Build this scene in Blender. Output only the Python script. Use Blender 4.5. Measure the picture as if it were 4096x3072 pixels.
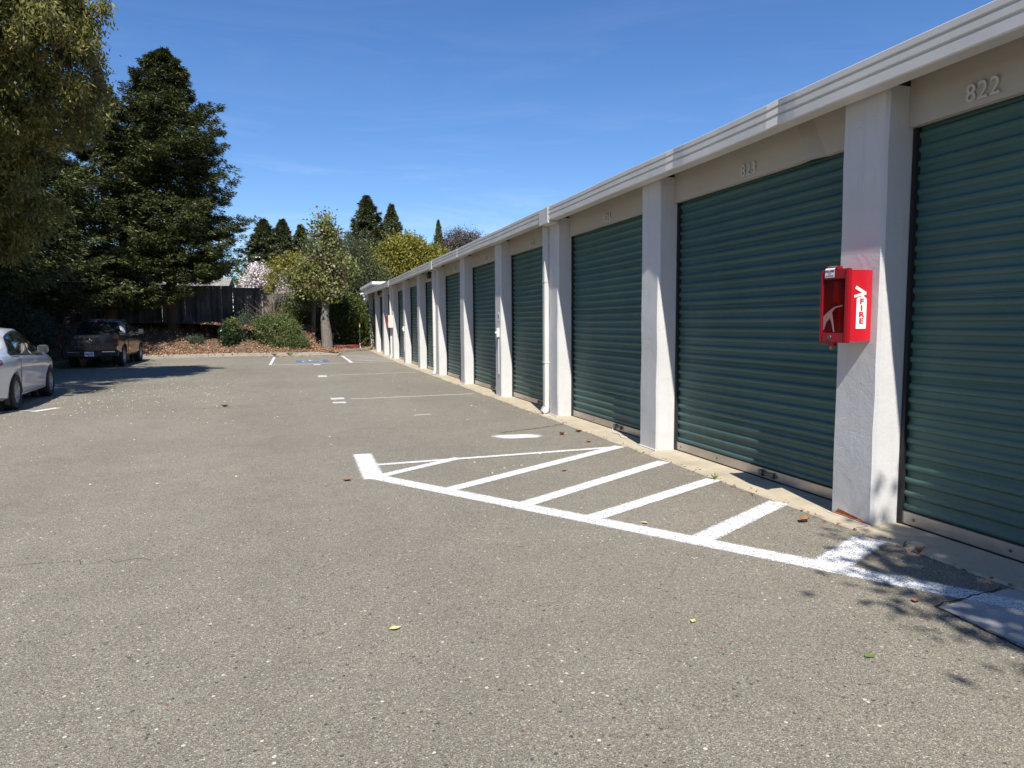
import bpy, bmesh, math, random
import numpy as np
from mathutils import Vector, Matrix

for o in list(bpy.data.objects):
    bpy.data.objects.remove(o)
S = bpy.context.scene
COL = S.collection
R = math.radians
rng = np.random.default_rng(7)
random.seed(7)

# ------------------------------------------------------------------ camera, world, sun, exposure
cd = bpy.data.cameras.new('camera')
cam = bpy.data.objects.new('camera', cd)
COL.objects.link(cam)
cd.sensor_width = 36.0
cd.lens = 36.0 * 2780 / 4096
cd.clip_start = 0.05
cd.clip_end = 3000
_r = Vector((0.9541474, -0.2992630, -0.0066666)).normalized()
_u = Vector((0.0324569, 0.0812919, 0.9961617)).normalized()
_d = _r.cross(_u).normalized()          # points backwards
cam.matrix_world = Matrix(((_r.x, _u.x, _d.x, 0), (_r.y, _u.y, _d.y, 0), (_r.z, _u.z, _d.z, 1.6), (0, 0, 0, 1)))
S.camera = cam

LIGHT = Vector((1.0, 5.0, -6.1)).normalized()
ELEV = math.asin(-LIGHT.z)
w = bpy.data.worlds.new('World')
S.world = w
w.use_nodes = True
nt = w.node_tree
nt.nodes.clear()
out = nt.nodes.new('ShaderNodeOutputWorld')
bg = nt.nodes.new('ShaderNodeBackground')
sky = nt.nodes.new('ShaderNodeTexSky')
sky.sky_type = 'NISHITA'
sky.sun_disc = False
sky.sun_elevation = ELEV
sky.sun_rotation = math.atan2(-LIGHT.x, -LIGHT.y)
sky.altitude = 60
sky.air_density = 1.0
sky.dust_density = 0.1
sky.ozone_density = 2.2
bg.inputs[1].default_value = 0.085
# thin cirrus streaks, mixed into the sky
tc = nt.nodes.new('ShaderNodeTexCoord')
mp = nt.nodes.new('ShaderNodeMapping')
mp.inputs['Rotation'].default_value = (0.0, R(-9), R(20))
mp.inputs['Scale'].default_value = (1.3, 1.3, 9.0)
nz = nt.nodes.new('ShaderNodeTexNoise')
nz.inputs['Scale'].default_value = 2.1
nz.inputs['Detail'].default_value = 7
nz.inputs['Roughness'].default_value = 0.62
nz.inputs['Distortion'].default_value = 0.6
rp = nt.nodes.new('ShaderNodeMapRange')
rp.inputs['From Min'].default_value = 0.47
rp.inputs['From Max'].default_value = 0.85
rp.inputs['To Max'].default_value = 0.75
sp = nt.nodes.new('ShaderNodeSeparateXYZ')
el = nt.nodes.new('ShaderNodeMapRange')
el.inputs['From Min'].default_value = 0.02
el.inputs['From Max'].default_value = 0.30
el.inputs['To Min'].default_value = 1.0
el.inputs['To Max'].default_value = 0.08
mu = nt.nodes.new('ShaderNodeMath'); mu.operation = 'MULTIPLY'
mx = nt.nodes.new('ShaderNodeMix'); mx.data_type = 'RGBA'
mx.inputs[7].default_value = (7.6, 8.4, 9.6, 1)
hs = nt.nodes.new('ShaderNodeHueSaturation')
hs.inputs['Saturation'].default_value = 1.18
nt.links.new(tc.outputs['Generated'], mp.inputs[0])
nt.links.new(mp.outputs[0], nz.inputs['Vector'])
nt.links.new(nz.outputs['Fac'], rp.inputs[0])
nt.links.new(tc.outputs['Generated'], sp.inputs[0])
nt.links.new(sp.outputs['Z'], el.inputs[0])
nt.links.new(rp.outputs[0], mu.inputs[0])
nt.links.new(el.outputs[0], mu.inputs[1])
nt.links.new(mu.outputs[0], mx.inputs[0])
nt.links.new(sky.outputs[0], hs.inputs['Color'])
tn = nt.nodes.new('ShaderNodeMix'); tn.data_type = 'RGBA'; tn.blend_type = 'MULTIPLY'; tn.inputs[0].default_value = 1
tn.inputs[7].default_value = (.90, 1.0, 1.22, 1)
nt.links.new(hs.outputs[0], tn.inputs[6])
nt.links.new(tn.outputs[2], mx.inputs[6])
nt.links.new(mx.outputs[2], bg.inputs[0])
nt.links.new(bg.outputs[0], out.inputs[0])

sd = bpy.data.lights.new('sun', 'SUN')
sd.energy = 4.9
sd.angle = R(0.53)
sd.color = (1.0, 0.955, 0.88)
sun = bpy.data.objects.new('sun', sd)
sun.rotation_euler = LIGHT.to_track_quat('-Z', 'Y').to_euler()
sun.location = (-10, -30, 40)
COL.objects.link(sun)

S.view_settings.view_transform = 'Standard'
S.view_settings.look = 'None'
S.view_settings.exposure = 0.5
S.view_settings.gamma = 1
S.view_settings.use_curve_mapping = False
S.render.engine = 'CYCLES'
S.cycles.max_bounces = 6
S.cycles.transparent_max_bounces = 8

# ------------------------------------------------------------------ materials
class NT:
    def __init__(s, name):
        s.m = bpy.data.materials.new(name); s.m.use_nodes = True
        s.t = s.m.node_tree; s.t.nodes.clear()
        s.out = s.n('ShaderNodeOutputMaterial')
        s.geo = s.n('ShaderNodeNewGeometry')
        s.P = s.geo.outputs['Position']
    def n(s, ty, **kw):
        x = s.t.nodes.new(ty)
        for k, v in kw.items(): setattr(x, k, v)
        return x
    def l(s, a, b): s.t.links.new(a, b)
    def noise(s, scale, detail=4, rough=.55, vec=None, dist=0, stretch=None):
        x = s.n('ShaderNodeTexNoise'); x.inputs['Scale'].default_value = scale
        x.inputs['Detail'].default_value = detail; x.inputs['Roughness'].default_value = rough
        x.inputs['Distortion'].default_value = dist
        v = vec or s.P
        if stretch:
            m = s.n('ShaderNodeMapping'); m.inputs['Scale'].default_value = stretch; s.l(v, m.inputs[0]); v = m.outputs[0]
        s.l(v, x.inputs['Vector']); return x.outputs['Fac']
    def voro(s, scale, feature='F1', out='Color', vec=None, rand=1):
        x = s.n('ShaderNodeTexVoronoi'); x.feature = feature; x.inputs['Scale'].default_value = scale
        x.inputs['Randomness'].default_value = rand
        s.l(vec or s.P, x.inputs['Vector']); return x.outputs[out]
    def ramp(s, fac, stops, interp='LINEAR'):
        x = s.n('ShaderNodeValToRGB'); x.color_ramp.interpolation = interp
        e = x.color_ramp.elements
        while len(e) < len(stops): e.new(.5)
        for k, (p, c) in enumerate(stops):
            e[k].position = p
            e[k].color = (c, c, c, 1) if isinstance(c, (int, float)) else (*c, 1)
        s.l(fac, x.inputs[0]); return x.outputs[0]
    def mix(s, fac, a, b, mode='MIX'):
        x = s.n('ShaderNodeMix'); x.data_type = 'RGBA'; x.blend_type = mode
        for i, v in ((0, fac), (6, a), (7, b)):
            if isinstance(v, (int, float)): x.inputs[i].default_value = v if i == 0 else (v, v, v, 1)
            elif isinstance(v, tuple): x.inputs[i].default_value = (*v, 1)
            else: s.l(v, x.inputs[i])
        return x.outputs[2]
    def math(s, op, a, b=0.0, clamp=False):
        x = s.n('ShaderNodeMath'); x.operation = op; x.use_clamp = clamp
        for i, v in ((0, a), (1, b)):
            if isinstance(v, (int, float)): x.inputs[i].default_value = v
            else: s.l(v, x.inputs[i])
        return x.outputs[0]
    def bump(s, h, strength, dist, nrm=None):
        x = s.n('ShaderNodeBump'); x.inputs['Strength'].default_value = strength; x.inputs['Distance'].default_value = dist
        s.l(h, x.inputs['Height'])
        if nrm: s.l(nrm, x.inputs['Normal'])
        return x.outputs[0]
    def bsdf(s, color, rough=.7, metallic=0, normal=None, spec=.5, coat=0, link=True):
        x = s.n('ShaderNodeBsdfPrincipled')
        for k, v in (('Base Color', color), ('Roughness', rough), ('Metallic', metallic), ('Specular IOR Level', spec)):
            if isinstance(v, (int, float)) and k != 'Base Color': x.inputs[k].default_value = v
            elif isinstance(v, tuple): x.inputs[k].default_value = (*v, 1)
            elif isinstance(v, (int, float)): x.inputs[k].default_value = (v, v, v, 1)
            else: s.l(v, x.inputs[k])
        x.inputs['Coat Weight'].default_value = coat
        x.inputs['Coat Roughness'].default_value = .04
        if normal: s.l(normal, x.inputs['Normal'])
        if link: s.l(x.outputs[0], s.out.inputs[0])
        return x.outputs[0]

def simple(name, col, rough=.6, metallic=0, var=.12, vscale=3, bs=0, bscale=40, bd=.002, spec=.5, coat=0):
    t = NT(name)
    f = t.noise(vscale, 5)
    k = t.ramp(f, [(.3, 1 - var), (.7, 1 + var * .6)])
    c = t.mix(1.0, col, k, 'MULTIPLY')
    nrm = t.bump(t.noise(bscale, 4), bs, bd) if bs else None
    t.bsdf(c, rough, metallic, nrm, spec, coat)
    return t.m

M = {}
def asphalt():
    t = NT('asphalt_aggregate')
    stones = t.n('ShaderNodeSeparateColor'); t.l(t.voro(150), stones.inputs[0])
    c = t.ramp(stones.outputs[0], [(0, (.030, .030, .030)), (.12, (.085, .080, .070)), (.3, (.150, .138, .113)), (.62, (.200, .184, .150)), (.88, (.265, .245, .200)), (.965, (.38, .355, .30)), (1, (.66, .63, .55))])
    st2 = t.n('ShaderNodeSeparateColor'); t.l(t.voro(330), st2.inputs[0])
    c2 = t.ramp(st2.outputs[1], [(0, (.06, .056, .048)), (.5, (.175, .163, .135)), (.88, (.28, .262, .215)), (1, (.6, .57, .49))])
    c = t.mix(.5, c, c2)
    bs = t.n('ShaderNodeTexVoronoi'); bs.inputs['Scale'].default_value = 42; t.l(t.P, bs.inputs['Vector'])
    bc = t.n('ShaderNodeSeparateColor'); t.l(bs.outputs['Color'], bc.inputs[0])
    inn = t.math('LESS_THAN', bs.outputs['Distance'], t.math('ADD', t.math('MULTIPLY', bc.outputs[2], .28), .08))
    c = t.mix(t.math('MULTIPLY', inn, t.math('LESS_THAN', bc.outputs[0], .10)), c, (.062, .064, .070))
    c = t.mix(t.math('MULTIPLY', inn, t.math('GREATER_THAN', bc.outputs[0], .965)), c, (.50, .48, .42))
    c = t.mix(t.math('MULTIPLY', inn, t.math('GREATER_THAN', bc.outputs[1], .985)), c, (.20, .075, .05))
    tint = t.ramp(stones.outputs[2], [(0, (1.12, .95, .88)), (.15, (1, 1, 1)), (.85, (1, 1, 1)), (1, (.9, .98, 1.08))])
    c = t.mix(.7, c, tint, 'MULTIPLY')
    c = t.mix(1.0, c, (1.16, 1.13, 1.07), 'MULTIPLY')
    c = t.mix(1.0, c, t.ramp(t.noise(.22, 6, .65), [(.3, .86), (.5, 1.0), (.7, 1.10)]), 'MULTIPLY')
    c = t.mix(1.0, c, t.ramp(t.noise(.55, 3, .5, stretch=(1, .09, 1)), [(.35, .94), (.65, 1.05)]), 'MULTIPLY')
    fl = t.math('LESS_THAN', t.voro(5.5, out='Distance'), .055)
    c = t.mix(t.math('MULTIPLY', fl, t.ramp(t.noise(1.1, 3), [(.5, 0), (.62, .7)])), c, (.05, .047, .042))
    c = t.mix(1.0, c, t.ramp(t.noise(2.6, 4, .6), [(.3, .93), (.7, 1.05)]), 'MULTIPLY')
    c = t.mix(1.0, c, t.ramp(t.noise(.9, 6, .7, stretch=(1, .25, 1)), [(.62, 1.0), (.80, .84)]), 'MULTIPLY')
    # oil drips
    oil = t.math('LESS_THAN', t.voro(.55, out='Distance'), .05)
    oilm = t.math('MULTIPLY', oil, t.ramp(t.noise(16, 4), [(.45, 0), (.6, .45)]))
    c = t.mix(oilm, c, (.05, .048, .045))
    h = t.math('ADD', t.math('MULTIPLY', t.voro(135, out='Distance'), -1.0), t.math('MULTIPLY', t.noise(300, 2), .4))
    n = t.bump(h, .6, .005)
    t.bsdf(c, .85, 0, n, .35)
    return t.m
M['asphalt'] = asphalt()

def paint(name, col, worn=0.0, edge=5.0, bright=1.0):
    """spray paint over aggregate: the mask fades into speckles at the edges of the stroke (uv v = -1..1 across)"""
    t = NT(name)
    uv = t.n('ShaderNodeUVMap'); s = t.n('ShaderNodeSeparateXYZ'); t.l(uv.outputs[0], s.inputs[0])
    a = t.math('SUBTRACT', 1.0, t.math('ABSOLUTE', s.outputs[1]))
    b = t.math('SUBTRACT', 1.0, t.math('ABSOLUTE', s.outputs[0]))
    e = t.math('MINIMUM', t.math('MULTIPLY', a, 1.5), t.math('MULTIPLY', b, edge))
    st = t.n('ShaderNodeSeparateColor'); t.l(t.voro(150), st.inputs[0])
    sp = t.math('ADD', t.math('MULTIPLY', st.outputs[0], .55), t.math('MULTIPLY', t.noise(45, 4, .7), .55))
    sp = t.math('ADD', sp, worn)
    m = t.math('MULTIPLY', t.math('SUBTRACT', t.math('MULTIPLY', e, 2.0), sp), 1.7, True)
    f = t.math('MULTIPLY', m, t.ramp(st.outputs[1], [(0.0, .10), (.24, .40), (.34, 1)]))
    c = t.mix(1.0, col, t.ramp(t.noise(8, 4), [(.3, .86), (.7, 1.05)]), 'MULTIPLY')
    n = t.bump(t.voro(95, out='Distance'), .4, .004)
    p = t.bsdf(c, .7, 0, n, .3, link=False)
    tr = t.n('ShaderNodeBsdfTransparent'); mixs = t.n('ShaderNodeMixShader')
    t.l(f, mixs.inputs[0]); t.l(tr.outputs[0], mixs.inputs[1]); t.l(p, mixs.inputs[2]); t.l(mixs.outputs[0], t.out.inputs[0])
    return t.m
M['paint'] = paint('white_spray_paint', (.84, .84, .84), edge=14)
M['paint_old'] = paint('worn_white_paint', (.72, .72, .70), worn=.22)
M['paint_blue'] = paint('worn_blue_paint', (.10, .19, .38), worn=.25, edge=9)

def stucco(name, col, rust=False):
    t = NT(name)
    f = t.noise(2.2, 6, .6)
    c = t.mix(1.0, col, t.ramp(f, [(.3, .92), (.7, 1.03)]), 'MULTIPLY')
    chip = t.math('MULTIPLY', t.math('LESS_THAN', t.voro(24, out='Distance'), .10), t.math('GREATER_THAN', t.noise(5, 3, .6), .63))
    c = t.mix(t.math('MULTIPLY', chip, .8), c, (.10, .095, .09))
    # scuffs and dirt near the base
    z = t.n('ShaderNodeSeparateXYZ'); t.l(t.P, z.inputs[0])
    low = t.math('MULTIPLY', t.ramp(z.outputs['Z'], [(0.0, 1), (.35, .12), (.6, 0)]), t.ramp(t.noise(14, 5, .7), [(.5, 0), (.7, .5)]))
    c = t.mix(low, c, (.42, .37, .30))
    st = t.ramp(t.noise(20, 5, .6, stretch=(1, 1, .05)), [(.56, 0), (.74, .22)])
    c = t.mix(st, c, (.33, .30, .26))
    h = t.math('ADD', t.noise(7, 7, .66, dist=.35), t.math('MULTIPLY', t.noise(70, 3), .22))
    n = t.bump(h, .42, .014)
    t.bsdf(c, .75, 0, n, .3)
    return t.m
M['stucco'] = stucco('painted_stucco', (.60, .59, .575))
M['header'] = simple('cream_metal_panel', (.50, .455, .385), .55, 0, .06, 1.5, .15, 6, .01)
M['gutter'] = simple('white_gutter_paint', (.63, .615, .58), .38, 0, .10, 2.0, .08, 20, .003)
M['spout'] = simple('white_downspout_paint', (.60, .59, .56), .4, 0, .08, 2)
M['number'] = simple('white_plastic_digit', (.66, .64, .59), .5)
def door_mat():
    t = NT('green_door_paint')
    c = t.mix(1.0, (.054, .122, .108), t.ramp(t.noise(1.3, 5, .6), [(.3, .85), (.7, 1.12)]), 'MULTIPLY')
    sx = t.n('ShaderNodeSeparateXYZ'); t.l(t.P, sx.inputs[0])
    bay = t.math('FLOOR', t.math('DIVIDE', t.math('ADD', sx.outputs[1], 9.0), 3.36))
    wn = t.n('ShaderNodeTexWhiteNoise'); wn.noise_dimensions = '1D'; t.l(bay, wn.inputs['W'])
    c = t.mix(1.0, c, t.ramp(wn.outputs['Value'], [(0, (.86, .88, .92)), (.5, (1, 1, 1)), (1, (1.12, 1.1, 1.02))]), 'MULTIPLY')
    oi = t.n('ShaderNodeObjectInfo')
    c = t.mix(1.0, c, t.ramp(oi.outputs['Random'], [(0, .93), (1, 1.07)]), 'MULTIPLY')
    low = t.math('MULTIPLY', t.ramp(sx.outputs[2], [(.1, 1), (.75, 0)]), t.ramp(t.noise(7, 6, .7, stretch=(1, 1, .4)), [(.42, 0), (.7, .4)]))
    c = t.mix(low, c, (.16, .15, .12))
    c = t.mix(t.ramp(t.noise(2.2, 6, .7, stretch=(1, .3, 6)), [(.55, 0), (.8, .25)]), c, (.10, .17, .16))
    t.bsdf(c, .52, 0, t.bump(t.noise(3, 3, stretch=(1, 1, .2)), .10, .01), .42)
    return t.m
M['door'] = door_mat()
M['alu'] = simple('brushed_aluminium_bar', (.50, .46, .42), .38, .75, .12, 6, .1, 60, .001)
M['steel'] = simple('dark_galvanised_steel', (.16, .17, .18), .4, .8, .2, 20)
M['black'] = simple('black_rubber_gap', (.012, .012, .013), .7)
M['wood_dark'] = simple('dark_roof_timber', (.055, .038, .028), .85, 0, .3, 4)
M['rust'] = simple('rusty_steel_plate', (.32, .11, .035), .85, .1, .5, 25, .4, 80, .002)
def conc(name, col):
    t = NT(name)
    c = t.mix(1.0, col, t.ramp(t.noise(3.5, 6, .65), [(.3, .78), (.72, 1.1)]), 'MULTIPLY')
    c = t.mix(1.0, c, t.ramp(t.noise(150, 2), [(.35, .85), (.65, 1.1)]), 'MULTIPLY')
    c = t.mix(t.ramp(t.noise(1.4, 5, .7), [(.58, 0), (.75, .5)]), c, tuple(v * .55 for v in col))
    t.bsdf(c, .88, 0, t.bump(t.noise(45, 5, .7), .4, .005), .25)
    return t.m
M['apron'] = conc('tan_concrete', (.50, .43, .315))
M['kerb'] = conc('weathered_kerb_concrete', (.36, .33, .27))
M['patch'] = conc('light_grey_concrete', (.46, .45, .435))
M['red'] = simple('red_abs_plastic', (.52, .012, .022), .32, 0, .08, 3, coat=.3)
M['red_dark'] = simple('dark_red_moulding', (.30, .006, .014), .35)
M['peach'] = simple('sun_faded_plastic', (.88, .70, .54), .5)
M['white'] = simple('white_print', (.84, .84, .83), .5, var=.03)
M['film'] = simple('torn_clear_film', (.34, .17, .17), .3)
M['ink'] = simple('black_print', (.02, .02, .025), .5)
M['redink'] = simple('red_print', (.50, .015, .02), .45)
M['brass'] = simple('brass_padlock', (.45, .33, .14), .35, .9)
M['extg'] = simple('extinguisher_red', (.75, .02, .01), .25, coat=.5)
def glass_red():
    t = NT('clear_red_window'); p = t.n('ShaderNodeBsdfPrincipled')
    p.inputs['Base Color'].default_value = (.6, .06, .06, 1); p.inputs['Roughness'].default_value = .08
    tr = t.n('ShaderNodeBsdfTransparent'); tr.inputs[0].default_value = (.80, .36, .36, 1)
    g = t.n('ShaderNodeBsdfGlossy'); g.inputs['Roughness'].default_value = .06
    mm = t.n('ShaderNodeMixShader'); mm.inputs[0].default_value = .045
    df = t.n('ShaderNodeBsdfDiffuse'); df.inputs[0].default_value = (.30, .012, .015, 1)
    tl = t.n('ShaderNodeBsdfTranslucent'); tl.inputs[0].default_value = (.6, .04, .04, 1)
    m2 = t.n('ShaderNodeMixShader'); m2.inputs[0].default_value = .5; t.l(df.outputs[0], m2.inputs[1]); t.l(tl.outputs[0], m2.inputs[2])
    m3 = t.n('ShaderNodeMixShader'); m3.inputs[0].default_value = .30; t.l(tr.outputs[0], m3.inputs[1]); t.l(m2.outputs[0], m3.inputs[2])
    t.l(m3.outputs[0], mm.inputs[1]); t.l(g.outputs[0], mm.inputs[2]); t.l(mm.outputs[0], t.out.inputs[0])
    return t.m
M['cover'] = glass_red()
M['soil'] = simple('dry_brown_soil', (.14, .095, .06), .95, 0, .35, 5, .6, 12, .05)
def bark(name, a, b, zs=.12):
    t = NT(name)
    f = t.noise(26, 6, .7, stretch=(1, 1, zs), dist=.8)
    c = t.ramp(f, [(.35, a), (.62, b)])
    t.bsdf(c, .95, 0, t.bump(f, 1.0, .05), .2)
    return t.m
M['bark'] = bark('furrowed_grey_bark', (.09, .075, .062), (.30, .265, .23))
M['bark_red'] = bark('redwood_bark', (.05, .032, .022), (.16, .10, .07), .05)
M['twig'] = simple('dry_twigs', (.16, .12, .085), .9)
def plank_mat(name, a, b):
    t = NT(name)
    oi = t.n('ShaderNodeObjectInfo')
    f = t.noise(22, 6, .65, stretch=(1, 1, .06), dist=.5)
    c = t.ramp(f, [(.3, a), (.7, b)])
    c = t.mix(1.0, c, t.ramp(oi.outputs['Random'], [(0, .6), (.5, 1.0), (1, 1.45)]), 'MULTIPLY')
    c = t.mix(1.0, c, t.ramp(t.noise(1.6, 3), [(.35, .7), (.65, 1.15)]), 'MULTIPLY')
    t.bsdf(c, .9, 0, t.bump(f, .5, .01), .2)
    return t.m
M['plank'] = plank_mat('weathered_fence_board', (.075, .061, .053), (.20, .172, .155))
M['cap'] = plank_mat('pale_cap_board', (.20, .17, .14), (.36, .32, .28))

def leafmat(name, cols, trans=.25, rough=.5, spec=.35):
    t = NT(name)
    at = t.n('ShaderNodeAttribute'); at.attribute_name = 'rnd'
    n = len(cols)
    c = t.ramp(at.outputs['Fac'], [(k / max(1, n - 1), cc) for k, cc in enumerate(cols)])
    c = t.mix(1.0, c, t.ramp(t.noise(.9, 3), [(.3, .78), (.7, 1.2)]), 'MULTIPLY')
    p = t.bsdf(c, rough, 0, None, spec, link=False)
    tl = t.n('ShaderNodeBsdfTranslucent'); t.l(c, tl.inputs[0])
    m = t.n('ShaderNodeMixShader'); m.inputs[0].default_value = trans
    t.l(p, m.inputs[1]); t.l(tl.outputs[0], m.inputs[2]); t.l(m.outputs[0], t.out.inputs[0])
    return t.m
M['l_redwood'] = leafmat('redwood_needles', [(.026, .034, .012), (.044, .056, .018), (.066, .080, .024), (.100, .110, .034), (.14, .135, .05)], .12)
M['l_redwood_far'] = leafmat('far_conifer_needles', [(.045, .058, .024), (.082, .098, .040), (.125, .135, .058)], .12)
M['l_olive'] = leafmat('olive_green_leaves', [(.07, .078, .022), (.12, .125, .032), (.18, .17, .045), (.25, .215, .055), (.28, .19, .09)], .3)
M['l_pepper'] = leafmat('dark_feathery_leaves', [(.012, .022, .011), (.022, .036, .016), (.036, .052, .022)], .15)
M['l_street'] = leafmat('mottled_leaves', [(.06, .09, .02), (.11, .15, .028), (.16, .20, .045), (.20, .22, .06), (.22, .19, .08), (.13, .045, .03), (.36, .33, .24)], .25)
M['l_yellow'] = leafmat('yellow_green_leaves', [(.11, .12, .022), (.19, .19, .032), (.28, .25, .042), (.30, .22, .045)], .3)
M['l_shrub'] = leafmat('shrub_leaves', [(.035, .055, .018), (.070, .100, .030), (.115, .150, .045), (.165, .19, .062)], .2)
M['l_shrub_blue'] = leafmat('dull_green_leaves', [(.040, .058, .036), (.075, .10, .058), (.115, .145, .085)], .2)
M['l_dark'] = leafmat('dark_glossy_leaves', [(.018, .035, .016), (.03, .055, .022), (.05, .085, .03)], .12, .3)
M['l_light'] = leafmat('light_green_leaves', [(.10, .14, .03), (.15, .20, .045), (.20, .24, .06)], .3)
M['l_hedge'] = leafmat('hedge_leaves', [(.028, .042, .012), (.060, .085, .022), (.10, .13, .032), (.15, .17, .045)], .2)
M['l_blossom'] = leafmat('pale_pink_blossom', [(.55, .46, .44), (.72, .64, .62), (.80, .76, .74), (.10, .09, .04)], .2)
M['l_grey'] = leafmat('reddish_grey_twig_leaves', [(.085, .062, .055), (.12, .09, .08), (.15, .12, .10), (.09, .08, .05)], .15)
M['litter'] = leafmat('dry_fallen_leaves', [(.15, .075, .042), (.27, .145, .08), (.38, .225, .135), (.48, .32, .21), (.34, .16, .085)], .05, .8)
M['petals'] = leafmat('pale_petals', [(.50, .44, .26), (.62, .57, .42), (.42, .38, .22)], .1, .8)
M['hose'] = simple('faded_red_hose', (.28, .07, .055), .55)
M['stake_green'] = simple('green_metal_stake', (.03, .07, .045), .6)
M['stake_yellow'] = simple('yellow_tape', (.5, .38, .05), .6)
M['brownleaf'] = simple('brown_leaf', (.27, .12, .055), .75, 0, .3, 30)
M['yleaf'] = simple('pale_yellow_leaf', (.60, .50, .22), .7)
M['gleaf'] = simple('green_blade', (.14, .20, .05), .6)
M['housewall'] = simple('pale_house_wall', (.62, .58, .50), .8)
def roof_mat(name, a, b):
    t = NT(name)
    c = t.ramp(t.voro(3.5, out='Distance'), [(.2, a), (.7, b)])
    c = t.mix(1.0, c, t.ramp(t.noise(2, 5), [(.3, .7), (.7, 1.2)]), 'MULTIPLY')
    t.bsdf(c, .9); return t.m
M['roof_red'] = roof_mat('brown_red_roof_tiles', (.10, .055, .045), (.20, .11, .09))
M['roof_grey'] = roof_mat('grey_shingle_roof', (.20, .185, .16), (.30, .28, .25))
M['string'] = simple('white_string', (.7, .68, .62), .8)
# vehicles
M['silver'] = simple('pearl_white_car_paint', (.74, .75, .765), .26, .15, .02, 1, coat=1.0)
M['charcoal'] = simple('dark_blue_grey_truck_paint', (.018, .025, .032), .3, .3, .05, 1, coat=1.0)
M['cglass'] = simple('tinted_car_glass', (.012, .016, .018), .04, 0, .02, 1, spec=.9, coat=1.0)
M['mglass'] = simple('dark_mirror_face', (.022, .027, .032), .6, 0, .02, 1)
M['chrome'] = simple('chrome', (.75, .76, .78), .12, 1.0, .03, 1)
M['tyre'] = simple('tyre_rubber', (.018, .018, .019), .75)
M['rim'] = simple('silver_alloy', (.42, .43, .44), .32, .7, .05, 5)
M['blackplastic'] = simple('black_plastic_trim', (.02, .02, .022), .5)
M['lamp_red'] = simple('red_lamp_lens', (.22, .012, .01), .12, coat=1.0)
M['plate'] = simple('white_number_plate', (.70, .72, .74), .4)
M['plate_ink'] = simple('plate_ink', (.03, .04, .12), .5)
M['letter'] = simple('dull_embossed_letter', (.075, .09, .105), .4)

# ------------------------------------------------------------------ helpers
WLOC = {}
class MB:
    def __init__(s): s.v = []; s.f = []; s.uv = []
    def quad(s, a, b, c, d, uv=None):
        n = len(s.v); s.v += [a, b, c, d]; s.f.append((n, n + 1, n + 2, n + 3)); s.uv += list(uv or [(0, 0)] * 4)
    def box(s, x0, x1, y0, y1, z0, z1):
        n = len(s.v)
        s.v += [(x0, y0, z0), (x1, y0, z0), (x1, y1, z0), (x0, y1, z0), (x0, y0, z1), (x1, y0, z1), (x1, y1, z1), (x0, y1, z1)]
        for q in ((0, 3, 2, 1), (4, 5, 6, 7), (0, 1, 5, 4), (1, 2, 6, 5), (2, 3, 7, 6), (3, 0, 4, 7)):
            s.f.append(tuple(n + i for i in q)); s.uv += [(0, 0)] * 4
        return s
    def prism(s, poly, axis, a, b):
        """poly: list of 2D points, extruded along axis (0 x, 1 y, 2 z) from a to b"""
        def put(p, t):
            return (t, p[0], p[1]) if axis == 0 else ((p[0], t, p[1]) if axis == 1 else (p[0], p[1], t))
        n = len(s.v); k = len(poly)
        s.v += [put(p, a) for p in poly] + [put(p, b) for p in poly]
        for i in range(k):
            j = (i + 1) % k
            s.f.append((n + i, n + j, n + k + j, n + k + i)); s.uv += [(0, 0)] * 4
        s.f.append(tuple(n + i for i in reversed(range(k)))); s.uv += [(0, 0)] * k
        s.f.append(tuple(n + k + i for i in range(k))); s.uv += [(0, 0)] * k
        return s
    def tube(s, pts, rad, seg=8, cap=True):
        pts = [Vector(p) for p in pts]
        rad = rad if hasattr(rad, '__len__') else [rad] * len(pts)
        n0 = len(s.v)
        for i, p in enumerate(pts):
            t = (pts[min(i + 1, len(pts) - 1)] - pts[max(i - 1, 0)]).normalized()
            a = t.cross(Vector((0, 0, 1)) if abs(t.z) < .9 else Vector((1, 0, 0))).normalized(); b = t.cross(a)
            for k in range(seg):
                an = 2 * math.pi * k / seg
                s.v.append(tuple(p + (a * math.cos(an) + b * math.sin(an)) * rad[i]))
        for i in range(len(pts) - 1):
            for k in range(seg):
                k2 = (k + 1) % seg
                s.f.append((n0 + i * seg + k, n0 + i * seg + k2, n0 + (i + 1) * seg + k2, n0 + (i + 1) * seg + k)); s.uv += [(0, 0)] * 4
        if cap:
            s.f.append(tuple(n0 + k for k in reversed(range(seg)))); s.uv += [(0, 0)] * seg
            m = n0 + (len(pts) - 1) * seg
            s.f.append(tuple(m + k for k in range(seg))); s.uv += [(0, 0)] * seg
        return s
    def lathe(s, prof, axis_pt, axis=0, seg=28):
        """prof: (t along axis, radius)"""
        n0 = len(s.v); ax = axis_pt
        for (t, r) in prof:
            for k in range(seg):
                an = 2 * math.pi * k / seg
                c, q = r * math.cos(an), r * math.sin(an)
                s.v.append((ax[0] + t, ax[1] + c, ax[2] + q) if axis == 0 else ((ax[0] + c, ax[1] + t, ax[2] + q) if axis == 1 else (ax[0] + c, ax[1] + q, ax[2] + t)))
        for i in range(len(prof) - 1):
            for k in range(seg):
                k2 = (k + 1) % seg
                s.f.append((n0 + i * seg + k, n0 + i * seg + k2, n0 + (i + 1) * seg + k2, n0 + (i + 1) * seg + k)); s.uv += [(0, 0)] * 4
        return s
    def grid(s, fn, us, vs):
        n = len(s.v); nv = len(vs)
        for u in us:
            for v in vs: s.v.append(tuple(fn(u, v)))
        for i in range(len(us) - 1):
            for j in range(nv - 1):
                s.f.append((n + i * nv + j, n + (i + 1) * nv + j, n + (i + 1) * nv + j + 1, n + i * nv + j + 1)); s.uv += [(0, 0)] * 4
        return s

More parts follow.
